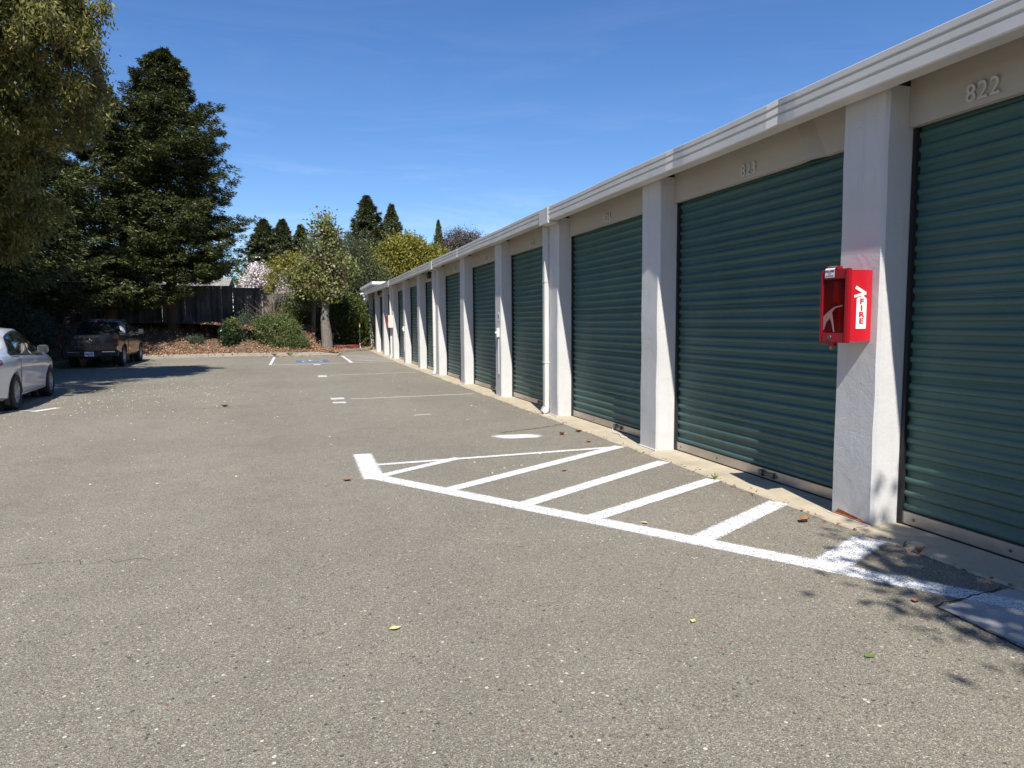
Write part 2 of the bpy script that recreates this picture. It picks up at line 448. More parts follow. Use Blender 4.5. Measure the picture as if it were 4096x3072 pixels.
def link(name, me, mat, parent=None, loc=(0, 0, 0)):
    o = bpy.data.objects.new(name, me)
    COL.objects.link(o)
    if mat and not me.materials: me.materials.append(mat)
    o.location = loc
    if parent: o.parent = parent
    return o
def add(name, mb, mat, parent=None, smooth=False, world=True, angle=35, bevel=0):
    """mb in world coordinates (world=True, parents unrotated) or in the parent's own frame"""
    v = np.array(mb.v, float)
    c = (v.min(0) + v.max(0)) / 2
    if parent is None: c[2] = v[:, 2].min()
    me = bpy.data.meshes.new(name)
    me.from_pydata((v - c).tolist(), [], mb.f)
    if any(u != (0, 0) for u in mb.uv):
        l = me.uv_layers.new(name='UVMap')
        l.data.foreach_set('uv', np.array(mb.uv, float).ravel())
    off = np.array(WLOC.get(parent.name, (0, 0, 0))) if (parent and world) else np.zeros(3)
    o = link(name, me, M[mat] if isinstance(mat, str) else mat, parent, (c - off).tolist())
    WLOC[o.name] = tuple(c)
    if bevel or smooth:
        bm = bmesh.new(); bm.from_mesh(me)
        if bevel:
            es = [e for e in bm.edges if len(e.link_faces) == 2 and e.calc_face_angle(0) > R(40)]
            bmesh.ops.bevel(bm, geom=es, offset=bevel, segments=2, affect='EDGES', clamp_overlap=True)
        if smooth:
            for f in bm.faces: f.smooth = True
            for e in bm.edges:
                if len(e.link_faces) == 2 and e.calc_face_angle(0) > R(angle): e.smooth = False
        bm.to_mesh(me); bm.free()
    return o
def tag(o, label=None, cat=None, group=None, kind=None):
    if label: o['label'] = label
    if cat: o['category'] = cat
    if group: o['group'] = group
    if kind: o['kind'] = kind
    return o
def empty(name, loc, rz=0, label=None, cat=None, group=None, kind=None, parent=None):
    o = bpy.data.objects.new(name, None); COL.objects.link(o)
    o.location = loc; o.rotation_euler = (0, 0, rz); o.empty_display_size = .3
    WLOC[o.name] = tuple(loc)
    if parent:
        o.parent = parent; o.location = Vector(loc) - Vector(WLOC[parent.name])
    return tag(o, label, cat, group, kind)

def text_mesh(txt, size, depth, bold=.0, spacing=1.0):
    c = bpy.data.curves.new('txt', 'FONT'); c.body = txt; c.size = size; c.extrude = depth; c.offset = bold
    c.align_x = 'CENTER'; c.align_y = 'CENTER'; c.space_character = spacing; c.resolution_u = 3
    o = bpy.data.objects.new('txt', c); COL.objects.link(o)
    dg = bpy.context.evaluated_depsgraph_get()
    me = bpy.data.meshes.new_from_object(o.evaluated_get(dg))
    bpy.data.objects.remove(o); bpy.data.curves.remove(c)
    me.materials.clear()
    return me
def text(name, txt, size, depth, mat, parent, loc, facing, bold=0, sx=1, spacing=1.0, world=True):
    """facing: '-x' reads from the lot, '-y' reads from in front"""
    me = text_mesh(txt, size, depth, bold, spacing)
    rz = {'-x': R(-90), '-y': 0}[facing]
    m = Matrix.Rotation(rz, 4, 'Z') @ Matrix.Rotation(R(90), 4, 'X') @ Matrix.Diagonal((sx, 1, 1, 1))
    me.transform(m)
    off = Vector(WLOC.get(parent.name, (0, 0, 0))) if (parent and world) else Vector()
    o = link(name, me, M[mat], parent, Vector(loc) - off)
    return o

def sstep(a, b, x):
    t = np.clip((x - a) / (b - a), 0, 1); return t * t * (3 - 2 * t)
def gz(y): return .12 * sstep(24, 44, np.asarray(y, float))
def gzf(y): return float(gz(y))

def leaf_mesh(name, P, D, L, W, mat, parent=None, rnd=None, kind=None, loc=(0, 0, 0), S_=None):
    n = len(P)
    P = np.asarray(P, float); D = D / np.linalg.norm(D, axis=1, keepdims=True)
    if S_ is None:
        S_ = np.cross(D, rng.normal(size=(n, 3)))
    S_ /= np.linalg.norm(S_, axis=1, keepdims=True) + 1e-9
    L = np.broadcast_to(L, n)[:, None]; W = np.broadcast_to(W, n)[:, None]
    v = np.stack([P, P + D * L * .45 + S_ * W * .5, P + D * L, P + D * L * .45 - S_ * W * .5], 1).reshape(-1, 3)
    v = v - np.array(loc)
    me = bpy.data.meshes.new(name)
    me.vertices.add(4 * n); me.loops.add(4 * n); me.polygons.add(n)
    me.vertices.foreach_set('co', v.ravel())
    me.loops.foreach_set('vertex_index', np.arange(4 * n, dtype=np.int32))
    me.polygons.foreach_set('loop_start', np.arange(0, 4 * n, 4, dtype=np.int32))
    me.polygons.foreach_set('loop_total', np.full(n, 4, dtype=np.int32))
    a = me.attributes.new('rnd', 'FLOAT', 'FACE')
    a.data.foreach_set('value', (rng.random(n) if rnd is None else np.clip(rnd, 0, 1)).astype(np.float32))
    me.update()
    off = Vector(WLOC.get(parent.name, (0, 0, 0))) if parent else Vector()
    o = link(name, me, M[mat], parent, Vector(loc) - off)
    WLOC[o.name] = tuple(loc)
    if kind: o['kind'] = kind
    return o

# ------------------------------------------------------------------ ground
g = MB()
ys = np.concatenate([[-900, -200, -60], np.arange(-20, 24, 4), np.arange(24, 60, 1.5), [70, 100, 200, 500, 1500]])
xs = np.concatenate([[-1200, -200, -60], np.arange(-30, 31, 5), [60, 200, 1200]])
g.grid(lambda u, v: (u, v, gzf(v) - .06), xs, ys)
go = add('ground', g, 'soil'); tag(go, 'bare brown earth around and beyond the parking lot', kind='structure')

LOT = [(-9.1, -30), (-9.1, 32.6), (-8.4, 34.3), (-6.7, 35.3), (-3.8, 36.3), (-1.5, 36.1), (2.0, 35.6), (2.35, 37.7), (4.15, 39.9)]
a = MB()
ay = np.concatenate([np.arange(-30, 24, 3), np.arange(24, 41.1, .5)])
def lot_left(y): return np.interp(y, [-30, 32.6, 34.3, 35.3], [-9.1, -9.1, -8.4, -6.7])
for i in range(len(ay) - 1):
    y0, y1 = ay[i], ay[i + 1]
    xL = -9.3 if y1 <= 34 else (-8.5 if y1 <= 35 else (-6.9 if y1 <= 36 else (-4.2 if y1 <= 36.5 else 1.9)))
    xx = np.linspace(xL, 4.3, 4)
    for k in range(3):
        a.quad((xx[k], y0, gzf(y0)), (xx[k + 1], y0, gzf(y0)), (xx[k + 1], y1, gzf(y1)), (xx[k], y1, gzf(y1)))
ao = add('asphalt_parking_lot', a, 'asphalt'); tag(ao, 'grey aggregate asphalt of the parking lot', kind='structure')

# cracks in the asphalt
def crack(pts, wd, nz=.03):
    mb = MB(); P = [np.array(p, float) for p in pts]; L = []
    for i in range(len(P) - 1):
        for t in np.linspace(0, 1, 14, endpoint=False): L.append(P[i] * (1 - t) + P[i + 1] * t)
    L = np.array(L) + rng.normal(size=(len(L), 2)) * np.array([nz * .4, nz])
    for i in range(len(L) - 1):
        w0 = wd * rng.uniform(.4, 1.3) / 2
        p, q = L[i], L[i + 1]; n = np.array([-(q - p)[1], (q - p)[0]]); n /= np.linalg.norm(n)
        z = gzf(p[1]) + .004
        mb.quad((*(p - n * w0), z), (*(q - n * w0), z), (*(q + n * w0), z), (*(p + n * w0), z))
    return mb
for k, (pts, wd) in enumerate([([(2.84, 9.67), (3.4, 9.85), (4.1, 10.2)], .016), ([(-2.9, 14.4), (-1.2, 14.5), (.75, 14.78)], .010),
                  ([(-3.4, 5.35), (-1.9, 5.32), (-.9, 5.2)], .004), ([(-2.5, 24.2), (-.4, 24.3)], .03)]):
    add('asphalt_crack', crack(pts, wd), 'black', ao)

# ------------------------------------------------------------------ painted markings
def stroke(mb, a, b, wd, dz=.005, ext=0.0):
    a = np.array(a, float); b = np.array(b, float); d = b - a; L = np.linalg.norm(d); d /= L
    a = a - d * ext; b = b + d * ext; L += 2 * ext
    n = np.array([-d[1], d[0]]) * wd / 2
    m = max(1, int(L / .5))
    for i in range(m):
        t0, t1 = i / m, (i + 1) / m
        p, q = a + (b - a) * t0, a + (b - a) * t1
        k = wd / L * 2.2
        u0, u1 = (2 * t0 - 1), (2 * t1 - 1)
        z0, z1 = gzf(p[1]) + dz, gzf(q[1]) + dz
        mb.quad((*(p - n), z0), (*(q - n), z1), (*(q + n), z1), (*(p + n), z0), uv=[(u0, -1), (u1, -1), (u1, 1), (u0, 1)])
    return mb
def marking(name, label, group, strokes, mat='paint'):
    c = np.mean([s[0] for s in strokes], 0)
    r = empty(name, (c[0], c[1], 0), label=label, cat='road marking', group=group)
    r['kind'] = 'structure'
    for i, s in enumerate(strokes):
        mb = MB(); stroke(mb, s[0], s[1], s[2], .004 + .0008 * i)
        add(s[4] if len(s) > 4 else 'painted_line', mb, M[s[3]] if len(s) > 3 and s[3] else M[mat], r)
    return r
marking('hatched_no_parking_zone', 'bright white hatched no-parking wedge painted in front of the numbered doors', None, [
    ((.66, 7.44), (4.02, 2.50), .26),
    ((.76, 8.66), (.75, 7.16), .30), ((.80, 7.90), (4.02, 8.03), .13), ((.80, 7.28), (1.84, 8.0), .18),
    ((1.30, 6.42), (4.02, 8.08), .22), ((1.76, 5.63), (4.04, 7.0), .22), ((2.20, 5.08), (4.04, 6.02), .22), ((2.68, 4.28), (4.06, 5.05), .24), ((3.20, 3.56), (4.0, 3.97), .30)])
mb = MB(); n_ = 40; zc_ = .0055
for k in range(n_):
    a0, a1 = 2 * math.pi * k / n_, 2 * math.pi * (k + 1) / n_
    def pp(a, q):
        return (2.97 + q * .44 * math.copysign(abs(math.cos(a)) ** .6, math.cos(a)) * (1 + .06 * math.sin(3 * a)), 9.26 + q * .23 * math.copysign(abs(math.sin(a)) ** .8, math.sin(a)) - .09 * q * math.cos(a), zc_)
    mb.quad(pp(a0, .02), pp(a0, 1), pp(a1, 1), pp(a1, .02), uv=[(0, .0), (0, 1), (0, 1), (0, .0)])
o = add('paint_dab', mb, 'paint'); tag(o, 'oval white paint dab between the hatched wedge and door 824', 'road marking', kind='structure')
marking('stall_line', 'thin white stall line with a doubled tick, beside door 825', 'stall lines across the lot', [((.95, 15.16), (4.05, 15.31), .12, 'paint_old'), ((.70, 15.35), (1.02, 15.35), .55, 'paint_old'), ((.70, 14.55), (1.0, 14.55), .42, 'paint_old')])
marking('stall_line', 'faint white stall line between the accessible bay and the doubled tick line', 'stall lines across the lot', [((.87, 22.57), (4.05, 22.75), .13, 'paint_old'), ((.66, 22.2), (.96, 22.2), 1.1, 'paint_old')])
marking('stall_line', 'short white stall line with arrow-like end in front of the white sedan', 'stall lines across the lot', [((-7.8, 14.95), (-4.75, 15.30), .10), ((-4.72, 15.05), (-4.45, 15.62), .22)])
marking('stall_line', 'worn short pale dash lying alone on the open asphalt', 'stall lines across the lot', [((1.95, 12.05), (2.3, 12.1), .10, 'paint_old')])
marking('accessible_bay_marking', 'white outline of the accessible bay with striped aisle near the far kerb', None,
    [((-.92, 28.9), (-.90, 34.9), .15), ((-.95, 28.95), (4.05, 29.35), .16), ((.72, 28.5), (.98, 28.5), .75), ((2.25, 29.1), (2.22, 34.8), .17)] +
    [((2.30, y), (4.1, y + .25), .24, 'paint') for y in (30.3, 31.35, 32.4, 33.5, 34.6)])
# wheelchair symbol: worn blue square with a white figure
sy = empty('wheelchair_symbol', (.72, 31, 0), label='worn blue wheelchair symbol painted inside the accessible bay', cat='road marking')
sy['kind'] = 'structure'
mb = MB(); z = gzf(31) + .008
mb.quad((.02, 29.9, gzf(29.9) + .008), (1.42, 29.9, gzf(29.9) + .008), (1.42, 31.9, gzf(31.9) + .008), (.02, 31.9, gzf(31.9) + .008), uv=[(-1, -1), (1, -1), (1, 1), (-1, 1)])
add('blue_square', mb, 'paint_blue', sy)
mb = MB()
for p, q, wd in [((.62, 31.5), (.66, 30.9), .16), ((.66, 30.9), (1.02, 30.88), .13), ((1.02, 30.9), (1.12, 30.35), .13), ((.62, 31.15), (.95, 31.15), .11)]:
    stroke(mb, p, q, wd, .012, .04)
for k in range(10):
    a0, a1 = R(110 + k * 22), R(110 + (k + 1) * 22)
    stroke(mb, (.62 + .30 * math.cos(a0), 30.75 + .42 * math.sin(a0)), (.62 + .30 * math.cos(a1), 30.75 + .42 * math.sin(a1)), .12, .012, .03)
stroke(mb, (.55, 31.72), (.75, 31.72), .17, .012)
add('wheelchair_figure', mb, 'paint_old', sy)

# concrete patch at the near corner
mb = MB()
mb.prism([(3.40, 2.88), (4.045, 2.96), (4.045, -.4), (3.30, -.4)], 2, -.02, .0025)
pt = add('concrete_patch', mb, 'patch'); tag(pt, 'smooth light grey concrete patch set into the asphalt', kind='structure')
add('asphalt_crack', crack([(3.385, 2.9), (3.34, 2.3), (3.29, -.4)], .018, .006), 'black', ao)
add('asphalt_crack', crack([(3.385, 2.9), (4.04, 2.98)], .010, .006), 'black', ao)

# ------------------------------------------------------------------ apron and building
YB = [4.20 + 3.36 * k for k in range(-3, 12)]      # near edge of each pillar
PW = .44
apr = empty('concrete_apron', (4.3, 20, 0), label='narrow tan concrete apron along the foot of the doors', kind='structure')
for i, y in enumerate(YB):
    y1 = y + 3.36 if i < len(YB) - 1 else y + .44
    n = 12
    L = np.linspace(y + .004, y1 - .004, n)
    ex = 4.05 + rng.normal(size=n) * .010
    mb = MB()
    for k in range(n - 1):
        za, zb = gzf(L[k]), gzf(L[k + 1])
        mb.quad((ex[k], L[k], za + .001), (ex[k + 1], L[k + 1], zb + .001), (ex[k + 1] + .02, L[k + 1], zb + .014), (ex[k] + .02, L[k], za + .014))
        mb.quad((ex[k] + .02, L[k], za + .014), (ex[k + 1] + .02, L[k + 1], zb + .014), (4.75, L[k + 1], zb + .02), (4.75, L[k], za + .02))
    add('apron_slab', mb, 'apron', apr)

BL = empty('storage_building', (4.5, 20, 0), label='long white self-storage building with green roll-up doors between pillars', cat='building')
Y0, Y1 = YB[0] - 1, YB[-1] + PW
# main walls and roof
mb = MB(); mb.box(4.62, 12.4, Y1 - .12, Y1 - .003, -.02, 3.38); add('end_wall', mb, 'stucco', BL)
mb = MB(); mb.box(12.3, 12.42, Y0, Y1 - .13, -.02, 3.5); add('back_wall', mb, 'stucco', BL)
mb = MB(); mb.box(4.62, 12.3, Y0, Y0 + .12, -.02, 3.38); add('end_wall', mb, 'stucco', BL)
mb = MB(); mb.prism([(4.175, 3.40), (12.6, 3.62), (12.6, 3.68), (4.175, 3.46)], 1, Y0, Y1 + .1); add('roof', mb, 'wood_dark', BL)
# gutter profile in lengths that overlap
GP = [(4.172, 3.496), (4.055, 3.503), (4.050, 3.498), (4.050, 3.455), (4.066, 3.450), (4.066, 3.438), (4.048, 3.430), (4.048, 3.385),
      (4.064, 3.379), (4.064, 3.366), (4.046, 3.358), (4.046, 3.290), (4.054, 3.280), (4.19, 3.280), (4.19, 3.300), (4.172, 3.300)]
GA, GB = 5.21, 6.94
gl = [Y0, -1.6, 3.0, 7.42, 10.85, 14.35, 17.6, 20.85, 24.2, 27.6, 30.9, 34.3, 37.8, Y1 + .12]
for i in range(len(gl) - 1):
    ya, yb = gl[i], gl[i + 1] + (.05 if i < len(gl) - 2 else 0)
    mb = MB()
    n = max(3, int((yb - ya) / .12)); L = np.linspace(ya, yb, n)
    s0 = rng.uniform(-.004, .004); k0 = len(mb.v); m = len(GP)
    for t in L:
        dent = 0.0
        for (yd, am, wd) in ((GA, .055, .10), (GB, .040, .10), (17.7, .02, .15), (13.0, .012, .3), (24.3, .02, .2), (28.0, .015, .2)):
            dent += am * math.exp(-((t - yd) / wd) ** 2)
        for (x, zz) in GP:
            q = 1 if x < 4.1 else 0
            mb.v.append((x + s0 + (dent * .5 if q else 0) + (i % 2) * .003 * (1 if q else 0), t, zz + .004 * math.sin(t * 1.7) + s0 + dent * .35 * q))
    for a_ in range(n - 1):
        for b_ in range(m):
            c_ = (b_ + 1) % m
            mb.f.append((k0 + a_ * m + b_, k0 + (a_ + 1) * m + b_, k0 + (a_ + 1) * m + c_, k0 + a_ * m + c_)); mb.uv += [(0, 0)] * 4
    mb.f.append(tuple(range(k0, k0 + m))); mb.uv += [(0, 0)] * m
    mb.f.append(tuple(reversed(range(k0 + (n - 1) * m, k0 + n * m)))); mb.uv += [(0, 0)] * m
    add('gutter', mb, 'gutter', BL)

def pillar_mb(y, zb):
    mb = MB(); x0, x1 = 4.23, 4.47
    zs = np.concatenate([np.linspace(zb - .02, 3.33, 14)])
    n0 = len(mb.v); j = rng.normal(size=(len(zs), 2)) * .0022
    c = .022
    ring = lambda a, b: [(x0 + a, y + c + b), (x0 + c + a, y + b), (x1, y + .001), (x1, y + PW - .001), (x0 + c + a, y + PW), (x0 + a, y + PW - c)]
    for i, zz in enumerate(zs):
        for (px, py) in ring(*j[i]): mb.v.append((px, py, zz))
    for i in range(len(zs) - 1):
        for k in range(6):
            k2 = (k + 1) % 6
            mb.f.append((n0 + i * 6 + k, n0 + i * 6 + k2, n0 + (i + 1) * 6 + k2, n0 + (i + 1) * 6 + k)); mb.uv += [(0, 0)] * 4
    m = n0 + (len(zs) - 1) * 6
    mb.f.append(tuple(m + k for k in range(6))); mb.uv += [(0, 0)] * 6
    return mb
SLAT_P = .1045
def slat_mesh(seam=False):
    # one corrugation of the curtain: broad bulging face and a rolled seam, 2.9 m long
    pr = [(0, 0), (-.004, .004), (-.015, .011), (-.0195, .017), (-.0205, .030), (-.0195, .044), (-.015, .050), (-.004, .057), (-.0005, .062), (0, .080), (0, .1045)]
    if seam: pr = pr[:9] + [(0, .072), (-.005, .0745), (0, .077), (0, .083), (-.005, .0855), (0, .088), (0, .1045)]
    mb = MB(); n = len(pr)
    for yy in (-1.445, 1.445):
        for (x, z) in pr: mb.v.append((x, yy, z))
    for i in range(n - 1):
        mb.f.append((i, n + i, n + i + 1, i + 1))
    me = bpy.data.meshes.new('slat'); me.from_pydata(mb.v, [], mb.f)
    me.materials.append(M['door'])
    me.polygons.foreach_set('use_smooth', [True] * len(me.polygons))
    return me
SM = slat_mesh(); SM2 = slat_mesh(True)
nums = {3: '822', 4: '823', 5: '824', 6: '825', 7: '826', 8: '827', 9: '828', 10: '829', 11: '830', 12: '831', 2: '821', 1: '820', 0: '819'}
# YB index 3 is the near pillar (y = 4.2); the bay past it (towards +y) is 823, the one before it 822
for i, y in enumerate(YB):
    zb = gzf(y)
    lab = None
    p = add('pillar', pillar_mb(y, zb), 'stucco', BL, smooth=True, angle=30)
    if i == 3: p['label'] = 'near white pillar with rusty foot that carries the red fire cabinet'
    mb = MB(); mb.box(4.30, 4.61, y + .02, y + PW - .02, 3.34, 3.395); add('roof_beam_end', mb, 'wood_dark', BL)
    mb = MB(); mb.box(4.475, 4.66, y - .02, y + PW + .02, zb - .02, 3.39); add('wall', mb, 'stucco', BL)
bays = [(YB[i] + PW, YB[i + 1], i) for i in range(len(YB) - 1)]
for (ya, yb, i) in bays:
    zb = gzf((ya + yb) / 2)
    mb = MB()
    # sheet header with a folded bottom lip; slightly wavy
    us = np.linspace(ya + .002, yb - .002, 9)
    if i == 3: us[1], us[2], us[3] = ya + .42, ya + .60, ya + .80
    wv = rng.normal(size=9) * .004
    if i == 3:    # dent near the close end of the 823 header
        wv[2] -= .035; wv[1] += .012
    for k in range(8):
        x0, x1 = 4.43 + wv[k], 4.43 + wv[k + 1]
        mb.quad((x0, us[k], 3.03), (x1, us[k + 1], 3.03), (4.43, us[k + 1], 3.42), (4.43, us[k], 3.42))
        mb.quad((x0, us[k], 3.03), (x0 + .06, us[k], 3.03), (x1 + .06, us[k + 1], 3.03), (x1, us[k + 1], 3.03))
    add('header_panel', mb, 'header', BL)
    if i == 11:   # the bay with a plain person door instead of a shutter
        d = empty('roll_up_door', (4.52, (ya + yb) / 2, zb), parent=BL)
    d = empty('roll_up_door', (4.52, (ya + yb) / 2, zb), parent=BL) if i != 11 else d
    if 2 <= i <= 4 + 5:
        pass
    nsl = 29
    z0 = zb + .125
    if 2 <= i <= 9:
        for k in range(nsl):
            o = link('slat', SM2 if k % 6 == 3 else SM, None, d, (.0, 0, z0 - zb + k * SLAT_P))
            if z0 + (k + 1) * SLAT_P > 3.14: break
    else:
        mb = MB()
        for k in range(nsl):
            for (a_, b_) in zip([(0, 0), (-.0195, .017), (-.0195, .044), (0, .062)], [(-.0195, .017), (-.0195, .044), (0, .062), (0, .1045)]):
                zz = z0 + k * SLAT_P
                mb.quad((4.52 + a_[0], ya + .015, zz + a_[1]), (4.52 + a_[0], yb - .015, zz + a_[1]), (4.52 + b_[0], yb - .015, zz + b_[1]), (4.52 + b_[0], ya + .015, zz + b_[1]))
        o = add('slat_curtain', mb, 'door', d); o['kind'] = 'stuff'
    mb = MB(); mb.box(4.488, 4.522, ya + .02, yb - .02, z0 - .095, z0 - .003); add('bottom_bar', mb, 'alu', d)
    mb = MB(); mb.box(4.482, 4.524, ya + .02, yb - .02, z0 - .105, z0 - .097); add('weather_seal', mb, 'black', d)
    ym = ya + (yb - ya) * .42
    mb = MB(); mb.box(4.470, 4.487, ym - .17, ym + .03, z0 - .065, z0 - .03); mb.box(4.455, 4.487, ym - .035, ym + .03, z0 - .078, z0 - .018)
    mb.box(4.462, 4.487, ym - .20, ym - .15, z0 - .075, z0 - .022)
    add('latch', mb, 'steel', d, bevel=.004)
    if 2 <= i <= 6:
        for yy in (ya + .12, ya + 1.0, yb - .14, yb - .9):
            mb = MB(); mb.lathe([(-.006, .0), (-.006, .011), (0, .012)], (4.487, yy, z0 - .05), 0, 8); add('bolt', mb, 'steel', d)
    for (u, v) in ((ya + .001, ya + .035), (yb - .035, yb - .001)):
        mb = MB(); mb.box(4.474, 4.60, u, v, zb + .02, 3.06); add('guide_rail', mb, 'black', d)
    mb = MB(); mb.box(4.545, 4.56, ya + .001, yb - .001, zb + .015, 3.3); add('dark_gap_strip', mb, 'black', d)
    # raised unit number
    if i in nums:
        u = {2: '822', 3: '823', 4: '824', 5: '825', 6: '826', 7: '827', 8: '828', 9: '829', 10: '830', 12: '831', 1: '821', 0: '820'}.get(i)
        if u:
            ymid = {2: 3.61, 3: 6.11, 4: 9.42}.get(i, (ya + yb) / 2 - .05)
            nb = empty('unit_number', (4.428, ymid, 3.12), parent=BL)
            for k, ch in enumerate(u):
                text('digit', ch, .168, .005, 'number', nb, (4.418, ymid + .085 * (1 - k), 3.12 + (0 if i != 3 else 0)), '-x', .0008, .92)
# rusty strip and rough white foot of the near pillar
mb = MB(); mb.box(4.205, 4.229, 4.215, 4.60, .012, .028); add('base_plate', mb, 'rust', BL)
mb = MB(); mb.box(4.19, 4.205, 4.19, 4.64, .010, .022); add('base_trim', mb, 'stucco', BL)
mb = MB()
mb.quad((4.2285, 4.26, .015), (4.2285, 4.58, .03), (4.2285, 4.55, .065), (4.2285, 4.30, .035)); add('rust_stain', mb, 'rust', BL)
for i, y in enumerate(YB):
    if i in (4, 5, 6, 7, 8, 9, 10, 11):
        mb = MB(); zb = gzf(y); mb.box(4.205, 4.2285, y - .01, y + PW + .01, zb + .01, zb + .03); add('base_trim', mb, 'stucco', BL)
# downspouts with a gutter box
for y in (YB[5], YB[8], YB[11], YB[2] - .1):
    zb = gzf(y)
    mb = MB(); mb.prism([(4.03, 3.49), (4.03, 3.235), (4.21, 3.235), (4.21, 3.275), (4.042, 3.275), (4.042, 3.49)], 1, y - .06, y + .37)
    add('gutter_box', mb, 'gutter', BL, bevel=.003)
    mb = MB(); mb.box(4.145, 4.225, y + PW - .03, y + PW + .075, zb + .14, 3.236)
    ds = add('downspout', mb, 'spout', BL, bevel=.006)
    mb = MB(); mb.prism([(4.14, zb + .02), (4.21, zb + .05), (4.228, zb + .142), (4.142, zb + .142), (4.10, zb + .07)], 1, y + PW - .03, y + PW + .075)
    add('spout_shoe', mb, 'gutter', ds)
    for zz in (.9, 2.3):
        mb = MB(); mb.box(4.140, 4.229, y + PW - .036, y + PW + .081, zb + zz, zb + zz + .03); add('strap', mb, 'spout', ds)

# fire extinguisher cabinets
def cabinet(yf, zc, faded, label):
    x0, x1 = 4.0, 4.229; ya, yb = yf, yf + .40 * (.62 if faded else .66); z0, z1 = zc - .28, zc + .26
    ya = yf; yb = yf + .262
    c = empty('fire_extinguisher_cabinet', (4.2, (ya + yb) / 2, z0), label=label, cat='extinguisher cabinet', group='extinguisher cabinets on the pillars')
    red, dk = ('peach', 'red') if faded else ('red', 'red_dark')
    t = .008
    mb = MB()
    mb.box(x0 + .03, x1, ya, ya + t, z0, z1); mb.box(x0 + .03, x1, yb - t, yb, z0, z1)
    mb.box(x0 + .03, x1, ya + t, yb - t, z0, z0 + t); mb.box(x0 + .03, x1, ya + t, yb - t, z1 - t, z1)
    mb.box(x1 - t, x1, ya + t, yb - t, z0 + t, z1 - t)
    add('cabinet_body', mb, red, c)
    mb = MB(); w_ = .032; fa, fb = ya - .012, yb + .012
    za, zb_ = z0 - .012, z1 + .012
    mb.box(x0 - .012, x0 + .03, fa, fa + w_, za, zb_); mb.box(x0 - .012, x0 + .03, fb - w_, fb, za, zb_)
    mb.box(x0 - .012, x0 + .03, fa + w_, fb - w_, za, za + .075); mb.box(x0 - .012, x0 + .03, fa + w_, fb - w_, zb_ - .075, zb_)
    add('cover_frame', mb, dk, c, bevel=.006)
    mb = MB(); mb.box(x0 - .004, x0 - .001, fa + w_, fb - w_, za + .075, zb_ - .075); add('clear_window', mb, 'cover', c)
    mb = MB(); ym = (ya + yb) / 2 + .03
    mb.box(x0 - .005, x0 + .05, ym - .055, ym + .06, zb_, zb_ + .022); add('pull_tab', mb, dk, c, bevel=.003)
    mb = MB(); ym2 = ym + .012
    mb.quad((x0 - .0145, ym2 - .05, zb_ - .062), (x0 - .0145, ym2 + .05, zb_ - .062), (x0 - .0145, ym2 + .05, zb_ + .002), (x0 - .0145, ym2 - .05, zb_ + .002))
    mb.quad((x0 - .0145, ym2 - .05, zb_ + .002), (x0 - .0145, ym2 + .05, zb_ + .002), (x0 + .012, ym2 + .05, zb_ + .0245), (x0 + .012, ym2 - .05, zb_ + .0245))
    lb = add('pull_label', mb, 'white', c)
    if not faded:
        text('label_text', 'PULL HERE', .019, .0004, 'ink', lb, (x0 - .0155, ym2, zb_ - .014), '-x', .0006)
        text('label_text', 'ONLY', .010, .0004, 'redink', lb, (x0 - .0155, ym2, zb_ - .032), '-x', .0003)
        text('label_text', 'IN CASE OF FIRE', .011, .0004, 'ink', lb, (x0 - .0155, ym2, zb_ - .049), '-x', .0002)
    # extinguisher inside
    e = MB(); cy = (ya + yb) / 2 - .005
    e.lathe([(0, .0), (0, .048), (.02, .055), (.30, .055), (.345, .045), (.365, .022), (.39, .018), (.39, 0)], (x0 + .075, cy - .03, z0 + .02), 2, 20)
    add('extinguisher', e, 'extg', c, smooth=True)
    e = MB(); e.tube([(x0 + .10, cy + .01, z0 + .41), (x0 + .06, cy + .07, z0 + .42), (x0 + .05, cy + .085, z0 + .33), (x0 + .055, cy + .075, z0 + .12)], .010, 8); add('hose', e, 'ink', c, smooth=True)
    e = MB(); e.box(x0 + .04, x0 + .15, cy - .012, cy + .012, z0 + .42, z0 + .435); e.box(x0 + .05, x0 + .15, cy - .010, cy + .010, z0 + .45, z0 + .463); add('handle', e, 'ink', c)
    e = MB(); e.prism([(cy - .045, z0 + .30), (cy + .035, z0 + .30), (cy + .025, z0 + .40), (cy + .040, z0 + .46), (cy - .04, z0 + .47), (cy - .03, z0 + .38)], 0, x0 + .008, x0 + .022); add('pull_grip', e, 'extg', c, bevel=.004)
    # torn paper strip inside the window
    e = MB()
    pts = [(.0, .10), (.055, .14), (.12, .175), (.20, .185), (.20, .178), (.125, .165), (.09, .13), (.105, .06), (.12, -.02), (.11, -.02), (.09, .05), (.07, .085), (.03, .05), (.012, 0), (0, -.01)]
    e.prism([(fb - w_ - .004 - py, z0 + .09 + pz) for (py, pz) in pts], 0, x0 - .0065, x0 - .005)
    add('torn_paper', e, 'film' if not faded else 'peach', c)
    # lower tab and seal
    mb = MB(); mb.box(x0 + .0, x0 + .03, ym - .04, ym + .035, za - .03, za); add('lock_tab', mb, dk, c, bevel=.004)
    mb = MB(); mb.box(x0 + .005, x0 + .022, ym - .012, ym + .014, za - .055, za - .026); add('padlock', mb, 'brass', c, bevel=.003)
    mb = MB(); mb.lathe([(0, .018), (-.008, .016), (-.008, 0)], (x0 - .012, ym - .005, za + .04), 0, 12); add('screw', mb, 'steel', c)
    # FIRE decal on the side facing along the wall
    xm = (x0 + .03 + x1) / 2 + .005
    dg = MB()
    y_ = ya - .0012
    S0, S1 = zc - .175, zc + .02
    W2 = .047; dn = 0.0
